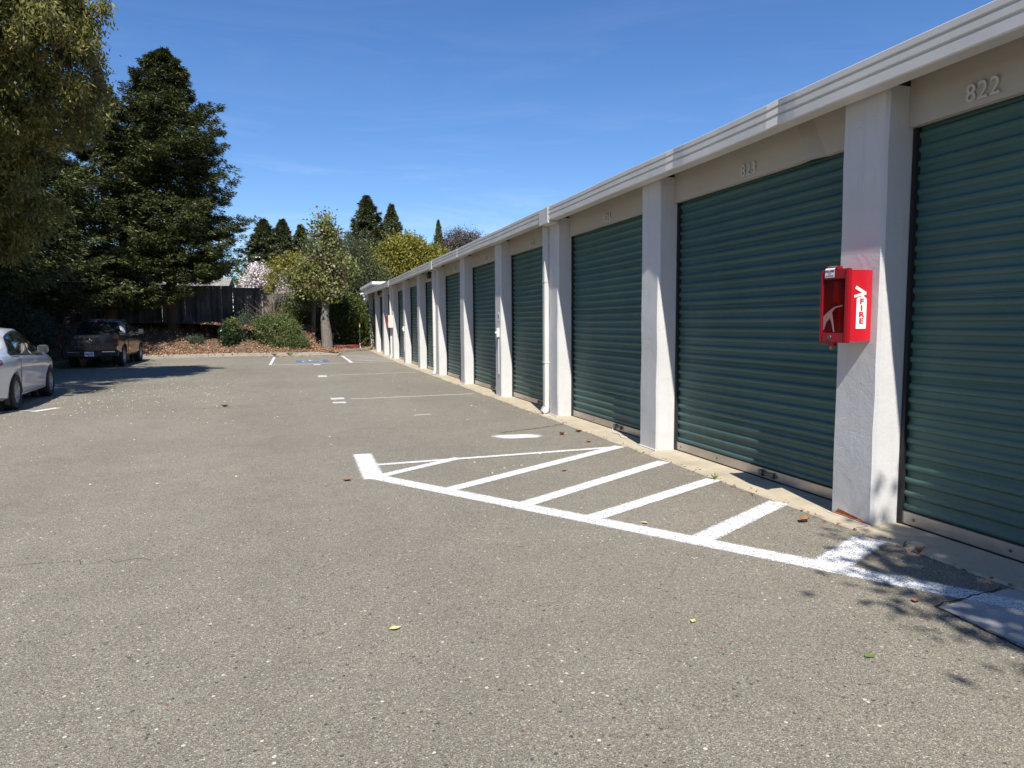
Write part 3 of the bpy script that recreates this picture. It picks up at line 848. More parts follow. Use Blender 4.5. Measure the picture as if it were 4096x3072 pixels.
    for poly in ([(xm - W2, S0 - .01), (xm + W2, S0 - .01), (xm + W2, S1 + .02), (xm + .030, S1 + .036), (xm - .030, S1 + .036), (xm - W2, S1 + .02)],
                 [(xm - .008, S1 + .036), (xm + .020, S1 + .036), (xm + .022, S1 + .066), (xm - .010, S1 + .066)],
                 [(xm - .070, S1 + .030), (xm + .014, S1 + .052), (xm + .008, S1 + .068), (xm - .074, S1 + .048)],
                 [(xm - .066, S1 + .100), (xm + .010, S1 + .062), (xm + .030, S1 + .078), (xm - .052, S1 + .120)],
                 [(xm + .012, S1 + .052), (xm + .040, S1 + .052), (xm + .040, S1 + .076), (xm + .012, S1 + .076)]):
        dn += .00022
        dg.prism(poly, 1, y_ - dn, y_ + .0009 - dn)
    dec = add('decal', dg, 'white', c)
    for k, ch in enumerate('FIRE'):
        text('letter', ch, .056, .0005, 'redink' if not faded else 'peach', dec, (xm, y_ - .0014, S1 + .000 - k * .0495), '-y', .0022, 1.5)
    return c
cabinet(4.285, 1.725, False, 'bright red fire extinguisher cabinet with FIRE decal on the pillar beside door 823')
cabinet(YB[11] + .1, 1.72, True, 'sun-faded orange extinguisher cabinet on a far pillar near the end of the building')

# small keypad boxes with cables and an oval sticker
for (i, zc, lab) in ((6, 1.40, 'grey electrical switch box low on the pillar after door 825, under an oval sticker'), (11 - 0, 1.0, None), (10, 1.40, 'small grey switch box on the pillar far down the row of doors')):
    if lab is None: continue
    y = YB[i] + .10
    b = empty('switch_box', (4.2, y, zc), label=lab, cat='switch box', group='switch boxes on the pillars')
    mb = MB(); mb.box(4.165, 4.229, y, y + .10, zc - .10, zc + .10); add('box_body', mb, 'spout', b, bevel=.004)
    mb = MB(); mb.box(4.145, 4.165, y + .03, y + .07, zc - .02, zc + .02); add('toggle', mb, 'white', b)
    mb = MB(); mb.tube([(4.22, y + .05, zc - .10), (4.22, y + .05, zc - .9)], .010, 6); add('conduit', mb, 'spout', b)
ov = MB(); y = YB[6] + .17
ov.prism([(y + .06 * math.cos(a_), 1.74 + .10 * math.sin(a_)) for a_ in np.linspace(0, 2 * math.pi, 18, endpoint=False)], 0, 4.224, 4.2275)
o = add('sticker', ov, 'white'); tag(o, 'white oval sticker on the pillar above the switch box', 'sticker')
ov = MB(); ov.prism([(y + .04 * math.cos(a_), 1.75 + .06 * math.sin(a_)) for a_ in np.linspace(0, 2 * math.pi, 14, endpoint=False)], 0, 4.222, 4.2238)
add('print', ov, 'steel', o)

# wall lights under the gutter
def walllight(y, lab):
    l = empty('wall_light', (4.3, y, 3.1), label=lab, cat='wall light', group='wall lights above the doors')
    mb = MB(); mb.prism([(4.43, 3.26), (4.18, 3.26), (4.16, 3.20), (4.20, 3.05), (4.27, 3.05), (4.24, 3.20), (4.43, 3.20)], 1, y - .16, y + .16); add('housing', mb, 'blackplastic', l, bevel=.006)
    mb = MB(); mb.prism([(4.27, 3.19), (4.42, 3.19), (4.42, 3.05), (4.30, 3.03)], 1, y - .13, y + .13); add('lens', mb, 'header', l)
    mb = MB(); mb.box(4.40, 4.429, y - .05, y + .05, 3.20, 3.30); add('bracket', mb, 'blackplastic', l)
walllight(22.4, 'dark box-shaped wall light above the sixth green door from the near pillar')
walllight(36.2, 'small dark wall light above the doors close to the far end')

# security cameras at the far corner
sc_ = empty('security_camera', (4.0, Y1 + .2, 3.2), label='white bullet security camera at the far end of the gutter', cat='camera')
mb = MB(); mb.tube([(3.75, Y1 + .05, 3.33), (3.95, Y1 + .25, 3.37)], .07, 10); add('camera_body', mb, 'white', sc_, smooth=True)
mb = MB(); mb.tube([(3.73, Y1 + .03, 3.325), (3.748, Y1 + .048, 3.329)], .055, 10); add('lens', mb, 'ink', sc_)
mb = MB(); mb.tube([(3.9, Y1 + .2, 3.33), (3.98, Y1 + .2, 3.24), (4.2, Y1 + .15, 3.24)], .018, 6); add('mount', mb, 'white', sc_)
sc2 = empty('security_camera', (4.1, Y1 + .2, 3.0), label='small white camera just below the bullet camera at the far corner', cat='camera')
mb = MB(); mb.lathe([(0, .05), (-.05, .05), (-.09, .03), (-.10, 0)], (4.02, Y1 + .1, 3.08), 2, 10); add('camera_body', mb, 'white', sc2, smooth=True)
mb = MB(); mb.box(3.99, 4.25, Y1 + .07, Y1 + .13, 3.08, 3.11); add('mount', mb, 'white', sc2)

# string left at the foot of door 824
mb = MB(); mb.tube([(4.47, 9.9 - .6, .03), (4.40, 9.15, .025), (4.34, 9.0, .025), (4.36, 8.85, .03), (4.31, 8.72, .026), (4.27, 8.60, .027), (4.31, 8.52, .03)], .008, 6)
o = add('white_string', mb, 'string', smooth=True); tag(o, 'short white string lying on the apron under the latch of door 824', 'string')

# white building beyond the end
wb = empty('white_building', (8, 49, .1), label='white flat-topped building peeking over the far end of the storage roof', cat='building')
mb = MB(); mb.box(5.10, 16, 46, 54, .0, 4.05); add('wall', mb, 'stucco', wb)
mb = MB(); mb.box(4.92, 16.2, 45.8, 54.2, 4.16, 4.34); mb.box(5.0, 16.1, 45.9, 54.1, 4.05, 4.16); add('cornice', mb, 'white', wb)

# ------------------------------------------------------------------ kerb, bank
def resample(P, step):
    P = np.array(P, float); seg = np.linalg.norm(np.diff(P, axis=0), axis=1); s = np.r_[0, np.cumsum(seg)]
    t = np.linspace(0, s[-1], int(s[-1] / step) + 1)
    return np.c_[np.interp(t, s, P[:, 0]), np.interp(t, s, P[:, 1])]
def smooth_poly(P, it=3):
    P = np.array(P, float)
    for _ in range(it):
        Q = [P[0]]
        for a_, b_ in zip(P[:-1], P[1:]): Q += [a_ * .75 + b_ * .25, a_ * .25 + b_ * .75]
        Q.append(P[-1]); P = np.array(Q)
    return P
kerb = empty('kerb', (-4, 36, 0), label='weathered concrete kerb round the far planting bank', kind='structure')
K1 = smooth_poly([(-9.1, -30), (-9.1, 20), (-9.1, 32.0), (-8.6, 34.2), (-6.7, 35.3), (-3.8, 36.3), (-1.5, 36.1), (2.05, 35.6)])
K2 = np.array([(2.35, 37.9), (4.12, 39.9), (4.2, 40.9)])
def kerb_seg(C, w_, z0f, z1f):
    mb = MB(); n = len(C)
    T = np.gradient(C, axis=0); T /= np.linalg.norm(T, axis=1, keepdims=True); N = np.c_[-T[:, 1], T[:, 0]]
    for i in range(n - 1):
        p0, p1 = C[i], C[i + 1]; q0, q1 = C[i] + N[i] * w_, C[i + 1] + N[i + 1] * w_
        a0, a1 = gzf(p0[1]) - .02, gzf(p1[1]) - .02
        b0, b1 = gzf(p0[1]) + z1f(p0), gzf(p1[1]) + z1f(p1)
        c0, c1 = p0 + N[i] * .02, p1 + N[i + 1] * .02
        mb.quad((*p0, a0), (*p1, a1), (*p1, b1 - .02), (*p0, b0 - .02))
        mb.quad((*p0, b0 - .02), (*p1, b1 - .02), (*c1, b1), (*c0, b0))
        mb.quad((*c0, b0), (*c1, b1), (*q1, b1), (*q0, b0))
        mb.quad((*q0, b0), (*q1, b1), (*q1, a1), (*q0, a0))
    for (i, s) in ((0, 1), (n - 1, -1)):
        p, q = C[i], C[i] + N[i] * w_; a0, b0 = gzf(p[1]) - .02, gzf(p[1]) + z1f(p)
        mb.quad((*p, a0), (*q, a0), (*q, b0), (*p, b0 - .005))
    return mb
C = resample(K1, .25)
i = 0; step = 12
while i < len(C) - 2:
    j = min(i + step, len(C) - 1)
    if len(C) - 1 - j < 4: j = len(C) - 1
    seg = C[i:j + 1].copy(); seg[0] += (seg[1] - seg[0]) * .03; seg[-1] -= (seg[-1] - seg[-2]) * .03
    add('kerb_segment', kerb_seg(seg, .16, None, lambda p: .15 - (.10 * max(0, (p[0] - 1.2)) if p[0] > 1.2 else 0)), 'kerb', kerb)
    i = j
C2 = resample(K2, .3)
add('kerb_segment', kerb_seg(C2, .16, None, lambda p: .16), 'kerb', kerb)
mb = kerb_seg(resample([(2.1, 35.6), (2.3, 36.6), (2.35, 37.88)], .3), .16, None, lambda p: .07); add('kerb_segment', mb, 'kerb', kerb)

BP = np.vstack([smooth_poly([(-9.26, -30), (-9.26, 20), (-9.26, 32.1), (-8.7, 34.35), (-6.7, 35.46), (-3.8, 36.46), (-1.5, 36.26), (1.9, 35.78)]), [(2.15, 36.4), (2.28, 38.05), (3.2, 39.1), (4.1, 40.15), (4.6, 41.75)], [(8, 42.0), (16, 42.2)]])
B_ = resample(BP, .45)
T = np.gradient(B_, axis=0); T /= np.linalg.norm(T, axis=1, keepdims=True)
for _ in range(6):
    T[1:-1] = (T[:-2] + T[1:-1] * 2 + T[2:]) / 4
T /= np.linalg.norm(T, axis=1, keepdims=True); NB = np.c_[-T[:, 1], T[:, 0]]
DS = np.array([0, .3, .7, 1.1, 1.6, 2.2, 2.8, 3.5, 4.2, 5, 6, 7, 9, 12, 18])
def bank_h(x, y, d):
    amp = 1.50 * (1 - .72 * sstep(.5, 3.5, x)) * np.where(y < 20, .55, 1)
    n_ = .05 * np.sin(x * 1.7 + y * .6) + .04 * np.sin(y * 2.1 - x * .8)
    return gz(y) + .12 + amp * sstep(-.6, 6.8, d) - amp * sstep(-.6, 6.8, 0.0) + n_ * sstep(0, 1, d)
mb = MB(); nb = len(DS)
for i in range(len(B_)):
    for d in DS:
        p = B_[i] + NB[i] * d
        mb.v.append((p[0], p[1], float(bank_h(p[0], p[1], d))))
for i in range(len(B_) - 1):
    for j in range(nb - 1):
        mb.f.append((i * nb + j, (i + 1) * nb + j, (i + 1) * nb + j + 1, i * nb + j + 1)); mb.uv += [(0, 0)] * 4
bk = add('planting_bank', mb, 'soil', smooth=True, angle=80); tag(bk, 'mulched bank rising from the kerb to the fence', kind='structure')
def bank_z(x, y):
    q = np.array([x, y]); k = np.argmin(np.linalg.norm(B_ - q, axis=1)); d = float((q - B_[k]) @ NB[k])
    d = max(d, 0) if d < 18 else 18
    return float(bank_h(np.array(x), np.array(y), d))
# leaf litter on the bank
n = 52000
k = rng.integers(0, len(B_), n * 3); dd = rng.random(n * 3) ** 1.2 * 7
P2 = B_[k] + NB[k] * dd[:, None] + rng.normal(size=(n * 3, 2)) * .15
ok = (P2[:, 1] > 33) & (P2[:, 0] < 5) & (P2[:, 0] > -11); P2 = P2[ok][:n]; dd = dd[ok][:n]
zz = bank_h(P2[:, 0], P2[:, 1], dd) + .01 + rng.random(len(P2)) * .05
D = rng.normal(size=(len(P2), 3)); D[:, 2] *= .45
o = leaf_mesh('leaf_litter', np.c_[P2, zz], D, rng.uniform(.06, .13, len(P2)), rng.uniform(.03, .07, len(P2)), 'litter', rnd=rng.random(len(P2)))
tag(o, 'carpet of dry tan fallen leaves over the bank', 'leaf litter', kind='stuff')
# pale petals and bits blown over the asphalt
def scatter(n, fx, name, mat, lab, size):
    P = fx(n); z = gz(P[:, 1]) + .008 + rng.random(n) * .012
    D = rng.normal(size=(n, 3)); D[:, 2] *= .22
    o = leaf_mesh(name, np.c_[P, z], D, rng.uniform(size * .6, size * 1.3, n), size * .5, mat)
    tag(o, lab, 'leaf litter', kind='stuff')
def fx1(n):
    a_ = np.c_[rng.normal(-3.2, 1.3, n), rng.normal(17.3, 2.2, n)]
    b_ = np.c_[rng.uniform(-8, 4, n), rng.uniform(7, 34, n)]
    return np.where(rng.random(n)[:, None] < .4, a_, b_)
scatter(1500, fx1, 'petal_litter', 'petals', 'scattered pale petals and bits strewn over the asphalt', .034)
def fx2(n): return np.c_[4.05 + np.abs(rng.normal(0, .04, n)) * rng.choice([-1, 1], n), 2 + 38 * rng.random(n) ** 1.3]
scatter(520, fx2, 'edge_litter', 'litter', 'bits of brown leaf caught along the apron edge', .035)
def fx3(n): return np.c_[rng.uniform(-1.5, 2.0, n), 35.3 - np.abs(rng.normal(0, .25, n))]
scatter(160, fx3, 'kerb_litter', 'litter', 'brown leaves gathered at the foot of the far kerb', .09)

# single fallen leaves one can point to
def fallen(x, y, mat, size, rz, label, curl=.35):
    mb = MB(); L = size; N_ = 6
    z = gzf(y) + .006
    prof = [0, .55, .9, 1.0, .75, .35, 0]
    for i in range(N_):
        t0, t1 = i / N_, (i + 1) / N_
        for s in (-1, 1):
            a0, a1 = prof[i] * L * .3, prof[i + 1] * L * .3
            zc0 = .25 * L * curl * (2 * t0 - 1) ** 2; zc1 = .25 * L * curl * (2 * t1 - 1) ** 2
            v = [((t0 - .5) * L, 0, zc0), ((t1 - .5) * L, 0, zc1), ((t1 - .5) * L, s * a1, zc1 + a1 * curl), ((t0 - .5) * L, s * a0, zc0 + a0 * curl)]
            q = [(x + p[0] * math.cos(rz) - p[1] * math.sin(rz), y + p[0] * math.sin(rz) + p[1] * math.cos(rz), z + p[2]) for p in v]
            mb.quad(*q)
    o = add('fallen_leaf', mb, mat); tag(o, label, 'leaf', 'fallen leaves')
fallen(3.85, 4.49, 'brownleaf', .13, .4, 'large curled brown leaf on the asphalt before the near pillar', .9)
fallen(.46, 3.55, 'yleaf', .07, .2, 'pale yellow leaf alone on the open asphalt below the hatched wedge')
fallen(1.99, 3.14, 'yleaf', .05, .8, 'tiny yellow-green leaf on bare asphalt between the hatched wedge and the photo bottom')
fallen(2.58, 2.54, 'gleaf', .07, .05, 'thin green blade lying flat near the dappled shade', .1)
fallen(3.61, 9.17, 'brownleaf', .12, 1.9, 'dark brown leaf standing up beside the oval paint dab', 1.2)
fallen(3.95, 9.35, 'brownleaf', .13, .1, 'long brown leaf close to the apron of door 824', .8)
fallen(.48, 7.2, 'brownleaf', .11, .3, 'orange-brown leaf just outside the pointed corner of the hatched wedge', .5)
fallen(3.34, 2.98, 'brownleaf', .07, .5, 'small tan leaf at the corner of the concrete patch', .5)
fallen(4.06, 3.62, 'brownleaf', .09, 1.2, 'dark curled leaf upright on the apron edge in the dappled shade', 1.4)
fallen(-1.33, 14.61, 'brownleaf', .16, .2, 'dark leaf resting on the long crack across the lot', .9)
fallen(3.74, 8.5, 'brownleaf', .10, .3, 'flat reddish leaf in front of door 824 near the wedge tip', .5)
fallen(2.75, 6.9, 'brownleaf', .08, .3, 'small rust-coloured leaf inside the hatched wedge between two bars', .5)
fallen(2.62, 4.86, 'yleaf', .06, 2.0, 'ochre leaf touching the long edge line of the hatched wedge', .5)
fallen(3.85, 2.55, 'brownleaf', .06, 2.0, 'curled brown leaf on the light grey concrete patch', .9)

# ------------------------------------------------------------------ trees and shrubs
def trunk_obj(pts, rads, parent, mat, name='trunk', seg=12):
    mb = MB(); mb.tube(pts, rads, seg); return add(name, mb, mat, parent, smooth=True)
def conifer(x, y, zb, H, Rm, nbr, nsp, nlf, label, mat='l_redwood', lw=(.20, .05), z0f=.16, power=.8, name='redwood_tree', group=None, cat='tree', top=.0, seedshift=0, prof=None, lean=(0, 0)):
    root = empty(name, (x, y, zb), label=label, cat=cat, group=group)
    pts = [(x + lean[0] * t, y + lean[1] * t, zb - .3 + (H + .3) * t) for t in (0, .06, .25, .5, .75, .97)]
    tr = H * .020
    trunk_obj(pts, [tr * 1.25, tr, tr * .85, tr * .6, tr * .33, .02], root, 'bark_red')
    t = z0f + (1 - z0f) * rng.random(nbr) ** 1.15
    az = rng.random(nbr) * 2 * np.pi
    if prof is None: pf = (1 - t) ** power * np.minimum(1, .62 + 1.7 * (t - z0f)) + .035
    else: pf = np.interp(t, prof[0], prof[1])
    lump = 1 + .10 * np.sin(az * 2 + t * 41) + .16 * np.sin(az * 3 + t * 17) + .12 * np.sin(az * 5 - t * 29)
    NT_, NS_ = max(7, int(H * 1.1)), 7
    cell = rng.uniform(.74, 1.12, (NT_ + 1, NS_)); ti = np.minimum((t * NT_).astype(int), NT_); si = ((az / (2 * np.pi) + t * .37) % 1 * NS_).astype(int)
    rl = Rm * pf * rng.uniform(.66, 1.08, nbr) * lump * cell[ti, si]
    # branches as thin tubes (the lowest and thickest ones)
    bmb = MB()
    for i in range(0, nbr, 3):
        r_ = rl[i]; c, s = math.cos(az[i]), math.sin(az[i]); z = zb + H * t[i]
        cx, cy = x + lean[0] * t[i], y + lean[1] * t[i]
        bmb.tube([(cx, cy, z), (cx + c * r_ * .5, cy + s * r_ * .5, z - .10 * r_), (cx + c * r_ * .9, cy + s * r_ * .9, z - .09 * r_)], [.035 * H / 15, .02, .006], 4, False)
    bo = add('branches', bmb, 'bark_red', root); bo['kind'] = 'stuff'
    N = nbr * nsp
    b = np.repeat(np.arange(nbr), nsp)
    s = np.clip(.22 + .82 * rng.random(N) ** .75, 0, 1.02)
    lat = (rng.random(N) - .5) * 2 * (1.05 - s) * .55 * rl[b]
    r_ = s * rl[b]
    sx = np.cos(az[b]); sy = np.sin(az[b])
    zc = zb + H * t[b] - .30 * s * rl[b] * (1 - t[b]) + .32 * s ** 2 * rl[b] + rng.normal(size=N) * .06 - .12 * np.abs(lat)
    cx = x + lean[0] * t[b] + sx * r_ - sy * lat; cy = y + lean[1] * t[b] + sy * r_ + sx * lat
    # leaves of each spray: a flat drooping fan
    K = N * nlf; q = np.repeat(np.arange(N), nlf)
    fan = (rng.random(K) - .5) * 2.0 + np.sign(lat[q]) * .5
    dx = np.cos(az[b][q] + fan); dy = np.sin(az[b][q] + fan)
    rr = rng.random(K) * .30 * (Rm / 3.3) ** .5 * np.clip(.22 + 1.4 * pf[b][q], .22, 1.1)
    P = np.c_[cx[q] + dx * rr, cy[q] + dy * rr, zc[q] + rng.normal(size=K) * .05 - rr * .15]
    D = np.c_[dx, dy, rng.normal(size=K) * .38 - .15]
    Sd = np.cross(D, np.array([0, 0, 1.]) + rng.normal(size=(K, 3)) * .55)
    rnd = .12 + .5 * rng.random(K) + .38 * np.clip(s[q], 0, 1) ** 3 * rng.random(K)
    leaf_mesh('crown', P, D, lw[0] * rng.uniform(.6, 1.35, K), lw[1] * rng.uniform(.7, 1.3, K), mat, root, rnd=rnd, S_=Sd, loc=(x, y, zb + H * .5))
    return root

def broadleaf(x, y, zb, blobs, nclump, nleaf, leaf, mat, label, trunk=None, name='tree', cat='tree', group=None, clump=.32, droop=.2, barkm='bark', core=None, limb_r=.05, hang=0, flat=1.0, rnd_bias=0):
    root = empty(name, (x, y, zb), label=label, cat=cat, group=group)
    W_ = np.array([b[3] * b[4] * b[5] for b in blobs]) ** .66; W_ /= W_.sum()
    bi = rng.choice(len(blobs), nclump, p=W_)
    B = np.array(blobs, float)[bi]
    u = rng.normal(size=(nclump, 3)); u /= np.linalg.norm(u, axis=1, keepdims=True)
    rad = (.35 + .65 * rng.random(nclump) ** .55) * rng.uniform(.85, 1.12, nclump)
    C = B[:, :3] + u * B[:, 3:6] * rad[:, None]
    if trunk:
        base, fork, r0 = trunk
        trunk_obj(base, r0, root, barkm)
        mb = MB(); f = np.array(fork)
        sel = rng.choice(nclump, min(nclump, 46), replace=False)
        for c in C[sel]:
            m = f * .5 + c * .5 + rng.normal(size=3) * .12; m[2] = f[2] * .55 + c[2] * .45
            mb.tube([tuple(f), tuple(m), tuple(c)], [limb_r, limb_r * .55, .008], 5, False)
        bo = add('limbs', mb, barkm, root); bo['kind'] = 'stuff'
    K = nclump * nleaf; q = np.repeat(np.arange(nclump), nleaf)
    sz = rng.uniform(.6, 1.4, nclump)[q]
    off = rng.normal(size=(K, 3)) * clump * sz[:, None]; off[:, 2] *= flat
    if hang:
        off[:, 2] = -np.abs(rng.random(K)) ** 1.0 * hang * sz + rng.normal(size=K) * .08
        off[:, :2] *= .55
    P = C[q] + off
    D = rng.normal(size=(K, 3)); D[:, 2] -= droop
    if hang: D[:, 2] -= 1.0
    rnd = np.clip(.55 * rng.random(K) + .45 * rng.random(nclump)[q] + rnd_bias, 0, 1)
    leaf_mesh('crown' if cat == 'tree' else 'foliage', P, D, leaf[0] * rng.uniform(.6, 1.35, K), leaf[1] * rng.uniform(.7, 1.3, K), mat, root, rnd=rnd, loc=(x, y, zb + .5))
    return root

G1 = 'redwoods behind the parking lot'
conifer(-6.0, 40.2, bank_z(-6, 40.2) , 14.0, 3.55, 680, 18, 20, 'tall pointed redwood in front of the fence, the one standing clear against the sky', group=G1, lw=(.19, .052),
        prof=([.0, .10, .2, .35, .5, .65, .8, .9, .96, 1.0], [.6, .8, .97, 1.0, .90, .76, .54, .32, .18, .03]), z0f=.19, lean=(.15, 0))
PB = ([.0, .10, .2, .35, .5, .65, .8, .9, 1.0], [.6, .85, 1.0, 1.0, .88, .72, .50, .28, .03])
conifer(-8.5, 38.4, bank_z(-8.5, 38.4), 12.1, 3.5, 520, 14, 18, 'dark redwood half hidden between the olive-green tree and the clear redwood', group=G1, lw=(.19, .055), z0f=.13, prof=PB)
conifer(-11.2, 34.5, bank_z(-11.2, 34.5), 12.4, 3.9, 460, 13, 18, 'dark redwood rising behind the dark pickup truck', group=G1, lw=(.20, .055), z0f=.13, prof=PB)
conifer(-10.7, 27.6, bank_z(-10.7, 27.6), 11.2, 3.5, 480, 13, 18, 'shaded redwood between the weeping bush and the pickup, its boughs low over the truck bed', group=G1, lw=(.18, .05), z0f=.22, prof=PB)
conifer(-14.5, 31.5, 1.4, 12, 4.2, 300, 13, 16, 'shaded redwood at the edge behind the weeping dark bush', group=G1, lw=(.22, .06), z0f=.08, prof=PB)
conifer(-14.5, 39.5, 1.5, 13, 4.4, 300, 12, 14, 'redwood deep in the shade, farthest from the lot of the redwood row', group=G1, lw=(.26, .07), z0f=.06, prof=PB)

cp0 = conifer(-17.0, 6.0, .9, 12.5, 4.0, 300, 12, 16, 'redwood off to the side of the lot, level with the hatched wedge', group=G1, lw=(.24, .07), z0f=.08, prof=PB)
ROWB = [(-15.2, -3.5, 1.0, 'redwood beside the lot a little behind the viewer'), (-14.8, -12.5, .92, 'redwood beside the lot well behind the viewer'), (-15.5, -22, 1.05, 'last redwood beside the lot behind the viewer'),]

# big olive-green tree over the near left of the lot
zb = bank_z(-10.3, 18.5)
ol = broadleaf(-10.3, 18.5, zb, [(-8.6, 19.4, 7.6, 3.4, 3.0, 2.5), (-6.9, 19.2, 9.4, 2.4, 2.3, 1.9), (-9.6, 19.0, 10.2, 3.2, 3.0, 2.4), (-6.1, 20.0, 8.0, 2.1, 2.2, 2.0), (-8.6, 21.0, 5.9, 3.0, 2.4, 1.6), (-5.6, 20.2, 9.7, 1.5, 1.6, .9), (-11.5, 18.5, 8, 3, 3, 3), (-7.9, 14.6, 7.0, 2.7, 1.7, 1.7), (-7.9, 22.0, 5.2, 2.2, 1.6, 1.5), (-8.3, 17.5, 9.0, 3.4, 2.6, 2.4)],
    1500, 250, (.135, .045), 'l_olive', 'huge olive-green weeping tree overhanging the white sedan', trunk=([(-10.3, 18.5, zb - .2), (-10.1, 18.6, 2.5), (-9.6, 18.9, 5.2)], (-9.6, 18.9, 5.0), [.36, .30, .22]),
    name='olive_green_tree', clump=.30, hang=.42, limb_r=.10)
# dark weeping bush below it
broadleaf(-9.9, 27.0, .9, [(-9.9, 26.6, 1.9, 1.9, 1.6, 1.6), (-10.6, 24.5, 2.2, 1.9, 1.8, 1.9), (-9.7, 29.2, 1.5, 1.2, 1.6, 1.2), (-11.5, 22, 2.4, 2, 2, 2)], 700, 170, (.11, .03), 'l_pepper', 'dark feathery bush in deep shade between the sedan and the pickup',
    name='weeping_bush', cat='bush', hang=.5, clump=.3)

# street tree with the leaning trunk
broadleaf(1.66, 38.2, gzf(38.2) + .12, [(1.65, 38.2, 5.4, .80, .85, 1.75), (1.0, 38.2, 4.2, .95, .9, .85), (2.35, 38.3, 4.5, .8, .85, .9), (1.5, 38.1, 3.6, 1.25, 1.0, .55), (.3, 38.3, 4.1, .5, .5, .4), (1.9, 38.2, 6.5, .45, .5, .75)],
    170, 60, (.15, .105), 'l_street', 'mottled green street tree with a thick grey trunk behind the accessible bay',
    trunk=([(1.68, 38.2, .0), (1.70, 38.2, .5), (1.66, 38.2, 1.2), (1.60, 38.2, 2.0), (1.66, 38.2, 2.7), (1.55, 38.2, 3.6), (1.6, 38.2, 5.4)], (1.60, 38.2, 3.1), [.33, .29, .27, .215, .20, .14, .04]), name='street_tree', clump=.24, limb_r=.045)
broadleaf(1.0, 40.2, bank_z(1.0, 40.2), [(1.0, 40.4, 3.6, .9, .9, .8), (.4, 40.3, 3.0, .7, .7, .5)], 60, 70, (.12, .08), 'l_shrub', 'slim dark-trunked tree just behind the street tree',
    trunk=([(1.0, 40.2, .2), (1.05, 40.2, 1.2), (1.15, 40.2, 2.6), (1.1, 40.2, 3.6)], (1.1, 40.2, 2.8), [.15, .12, .10, .05]), name='small_tree')

# hedge right of it
broadleaf(2.9, 41.6, .3, [(3.0, 41.6, 1.5, 1.9, .9, 1.4), (2.3, 41.9, 3.0, 1.1, .9, 1.0), (3.5, 42.3, 2.1, 1.1, .8, 1.0), (.8, 41.6, 1.6, 1.3, .8, 1.1), (-.2, 42.1, 2.2, .8, .6, .7), (3.9, 41.4, 1.0, .5, .5, .9)],
    420, 110, (.12, .065), 'l_hedge', 'tall unclipped green hedge filling the corner at the end of the building', name='hedge', cat='hedge', clump=.24)
broadleaf(3.3, 57.0, 0.5, [(3.3, 57, 5.4, 2.4, 1.5, 2.2), (4.6, 57.5, 7.2, 1.7, 1.4, 1.7), (2.0, 57, 6.4, 1.6, 1.3, 1.8), (5.6, 57.5, 5.0, 2.2, 1.3, 1.8)], 520, 90, (.15, .07), 'l_redwood_far', 'thin dark green tree between the street tree and the golden tree', name='tree', clump=.3,
    trunk=([(3.3, 57, .3), (3.3, 57, 4.2)], (3.3, 57, 4), [.2, .12]))

# shrubs on the bank
def shrub(x, y, blobs, ncl, nl, leaf, mat, label, **kw):
    return broadleaf(x, y, bank_z(x, y), blobs, ncl, nl, leaf, mat, label, name='shrub', cat='shrub', group='shrubs on the mulched bank', **kw)
z_ = bank_z(-3.2, 38.2)
shrub(-3.2, 38.2, [(-3.2, 38.2, z_ + .45, .38, .38, .5), (-3.1, 38.3, z_ + .9, .25, .25, .35)], 60, 60, (.11, .055), 'l_dark', 'small dark glossy shrub with a pale new shoot, first from the redwood', clump=.12)
z_ = bank_z(-2.5, 38.8)
shrub(-2.5, 38.8, [(-2.5, 38.8, z_ + .5, .5, .5, .55), (-2.4, 38.9, z_ + 1.2, .2, .2, .5)], 70, 60, (.08, .03), 'l_shrub_blue', 'dull green shrub between the glossy shrub and the big bushy one', clump=.14)
z_ = bank_z(-.9, 38.3)
shrub(-.9, 38.3, [(-.9, 38.3, z_ + .55, .95, .7, .65), (-1.4, 38.6, z_ + .95, .5, .5, .45), (-.4, 38.9, z_ + .85, .6, .6, .5), (-.1, 38.2, z_ + .4, .6, .5, .45), (-.5, 37.6, z_ + .1, .6, .4, .35)], 260, 80, (.10, .045), 'l_shrub', 'biggest bushy green shrub on the bank, left of the street tree trunk', clump=.17)
z_ = bank_z(.3, 37.4)
shrub(.3, 37.2, [(.3, 37.2, z_ + .15, .55, .4, .3)], 60, 60, (.08, .04), 'l_shrub', 'low spreading shrub spilling towards the kerb beside the street tree', clump=.12)
z_ = bank_z(-4.7, 38.3)
shrub(-4.7, 38.3, [(-4.7, 38.3, z_ + .12, .34, .34, .2)], 50, 50, (.07, .03), 'l_shrub_blue', 'small round low green clump alone on the lit mulch', clump=.09)
z_ = bank_z(-3.05, 37.9)
o = broadleaf(-3.0, 38.1, z_, [(-2.95, 38.1, z_ + 1.25, .22, .2, .3)], 16, 26, (.13, .06), 'l_light', 'pale yellow-green young shoot rising out of the dark glossy shrub', name='young_shoot', cat='plant', clump=.09, trunk=([(-3.0, 38.1, z_), (-2.95, 38.1, z_ + 1.3)], (-2.95, 38.1, z_ + .9), [.02, .01]), limb_r=.008)
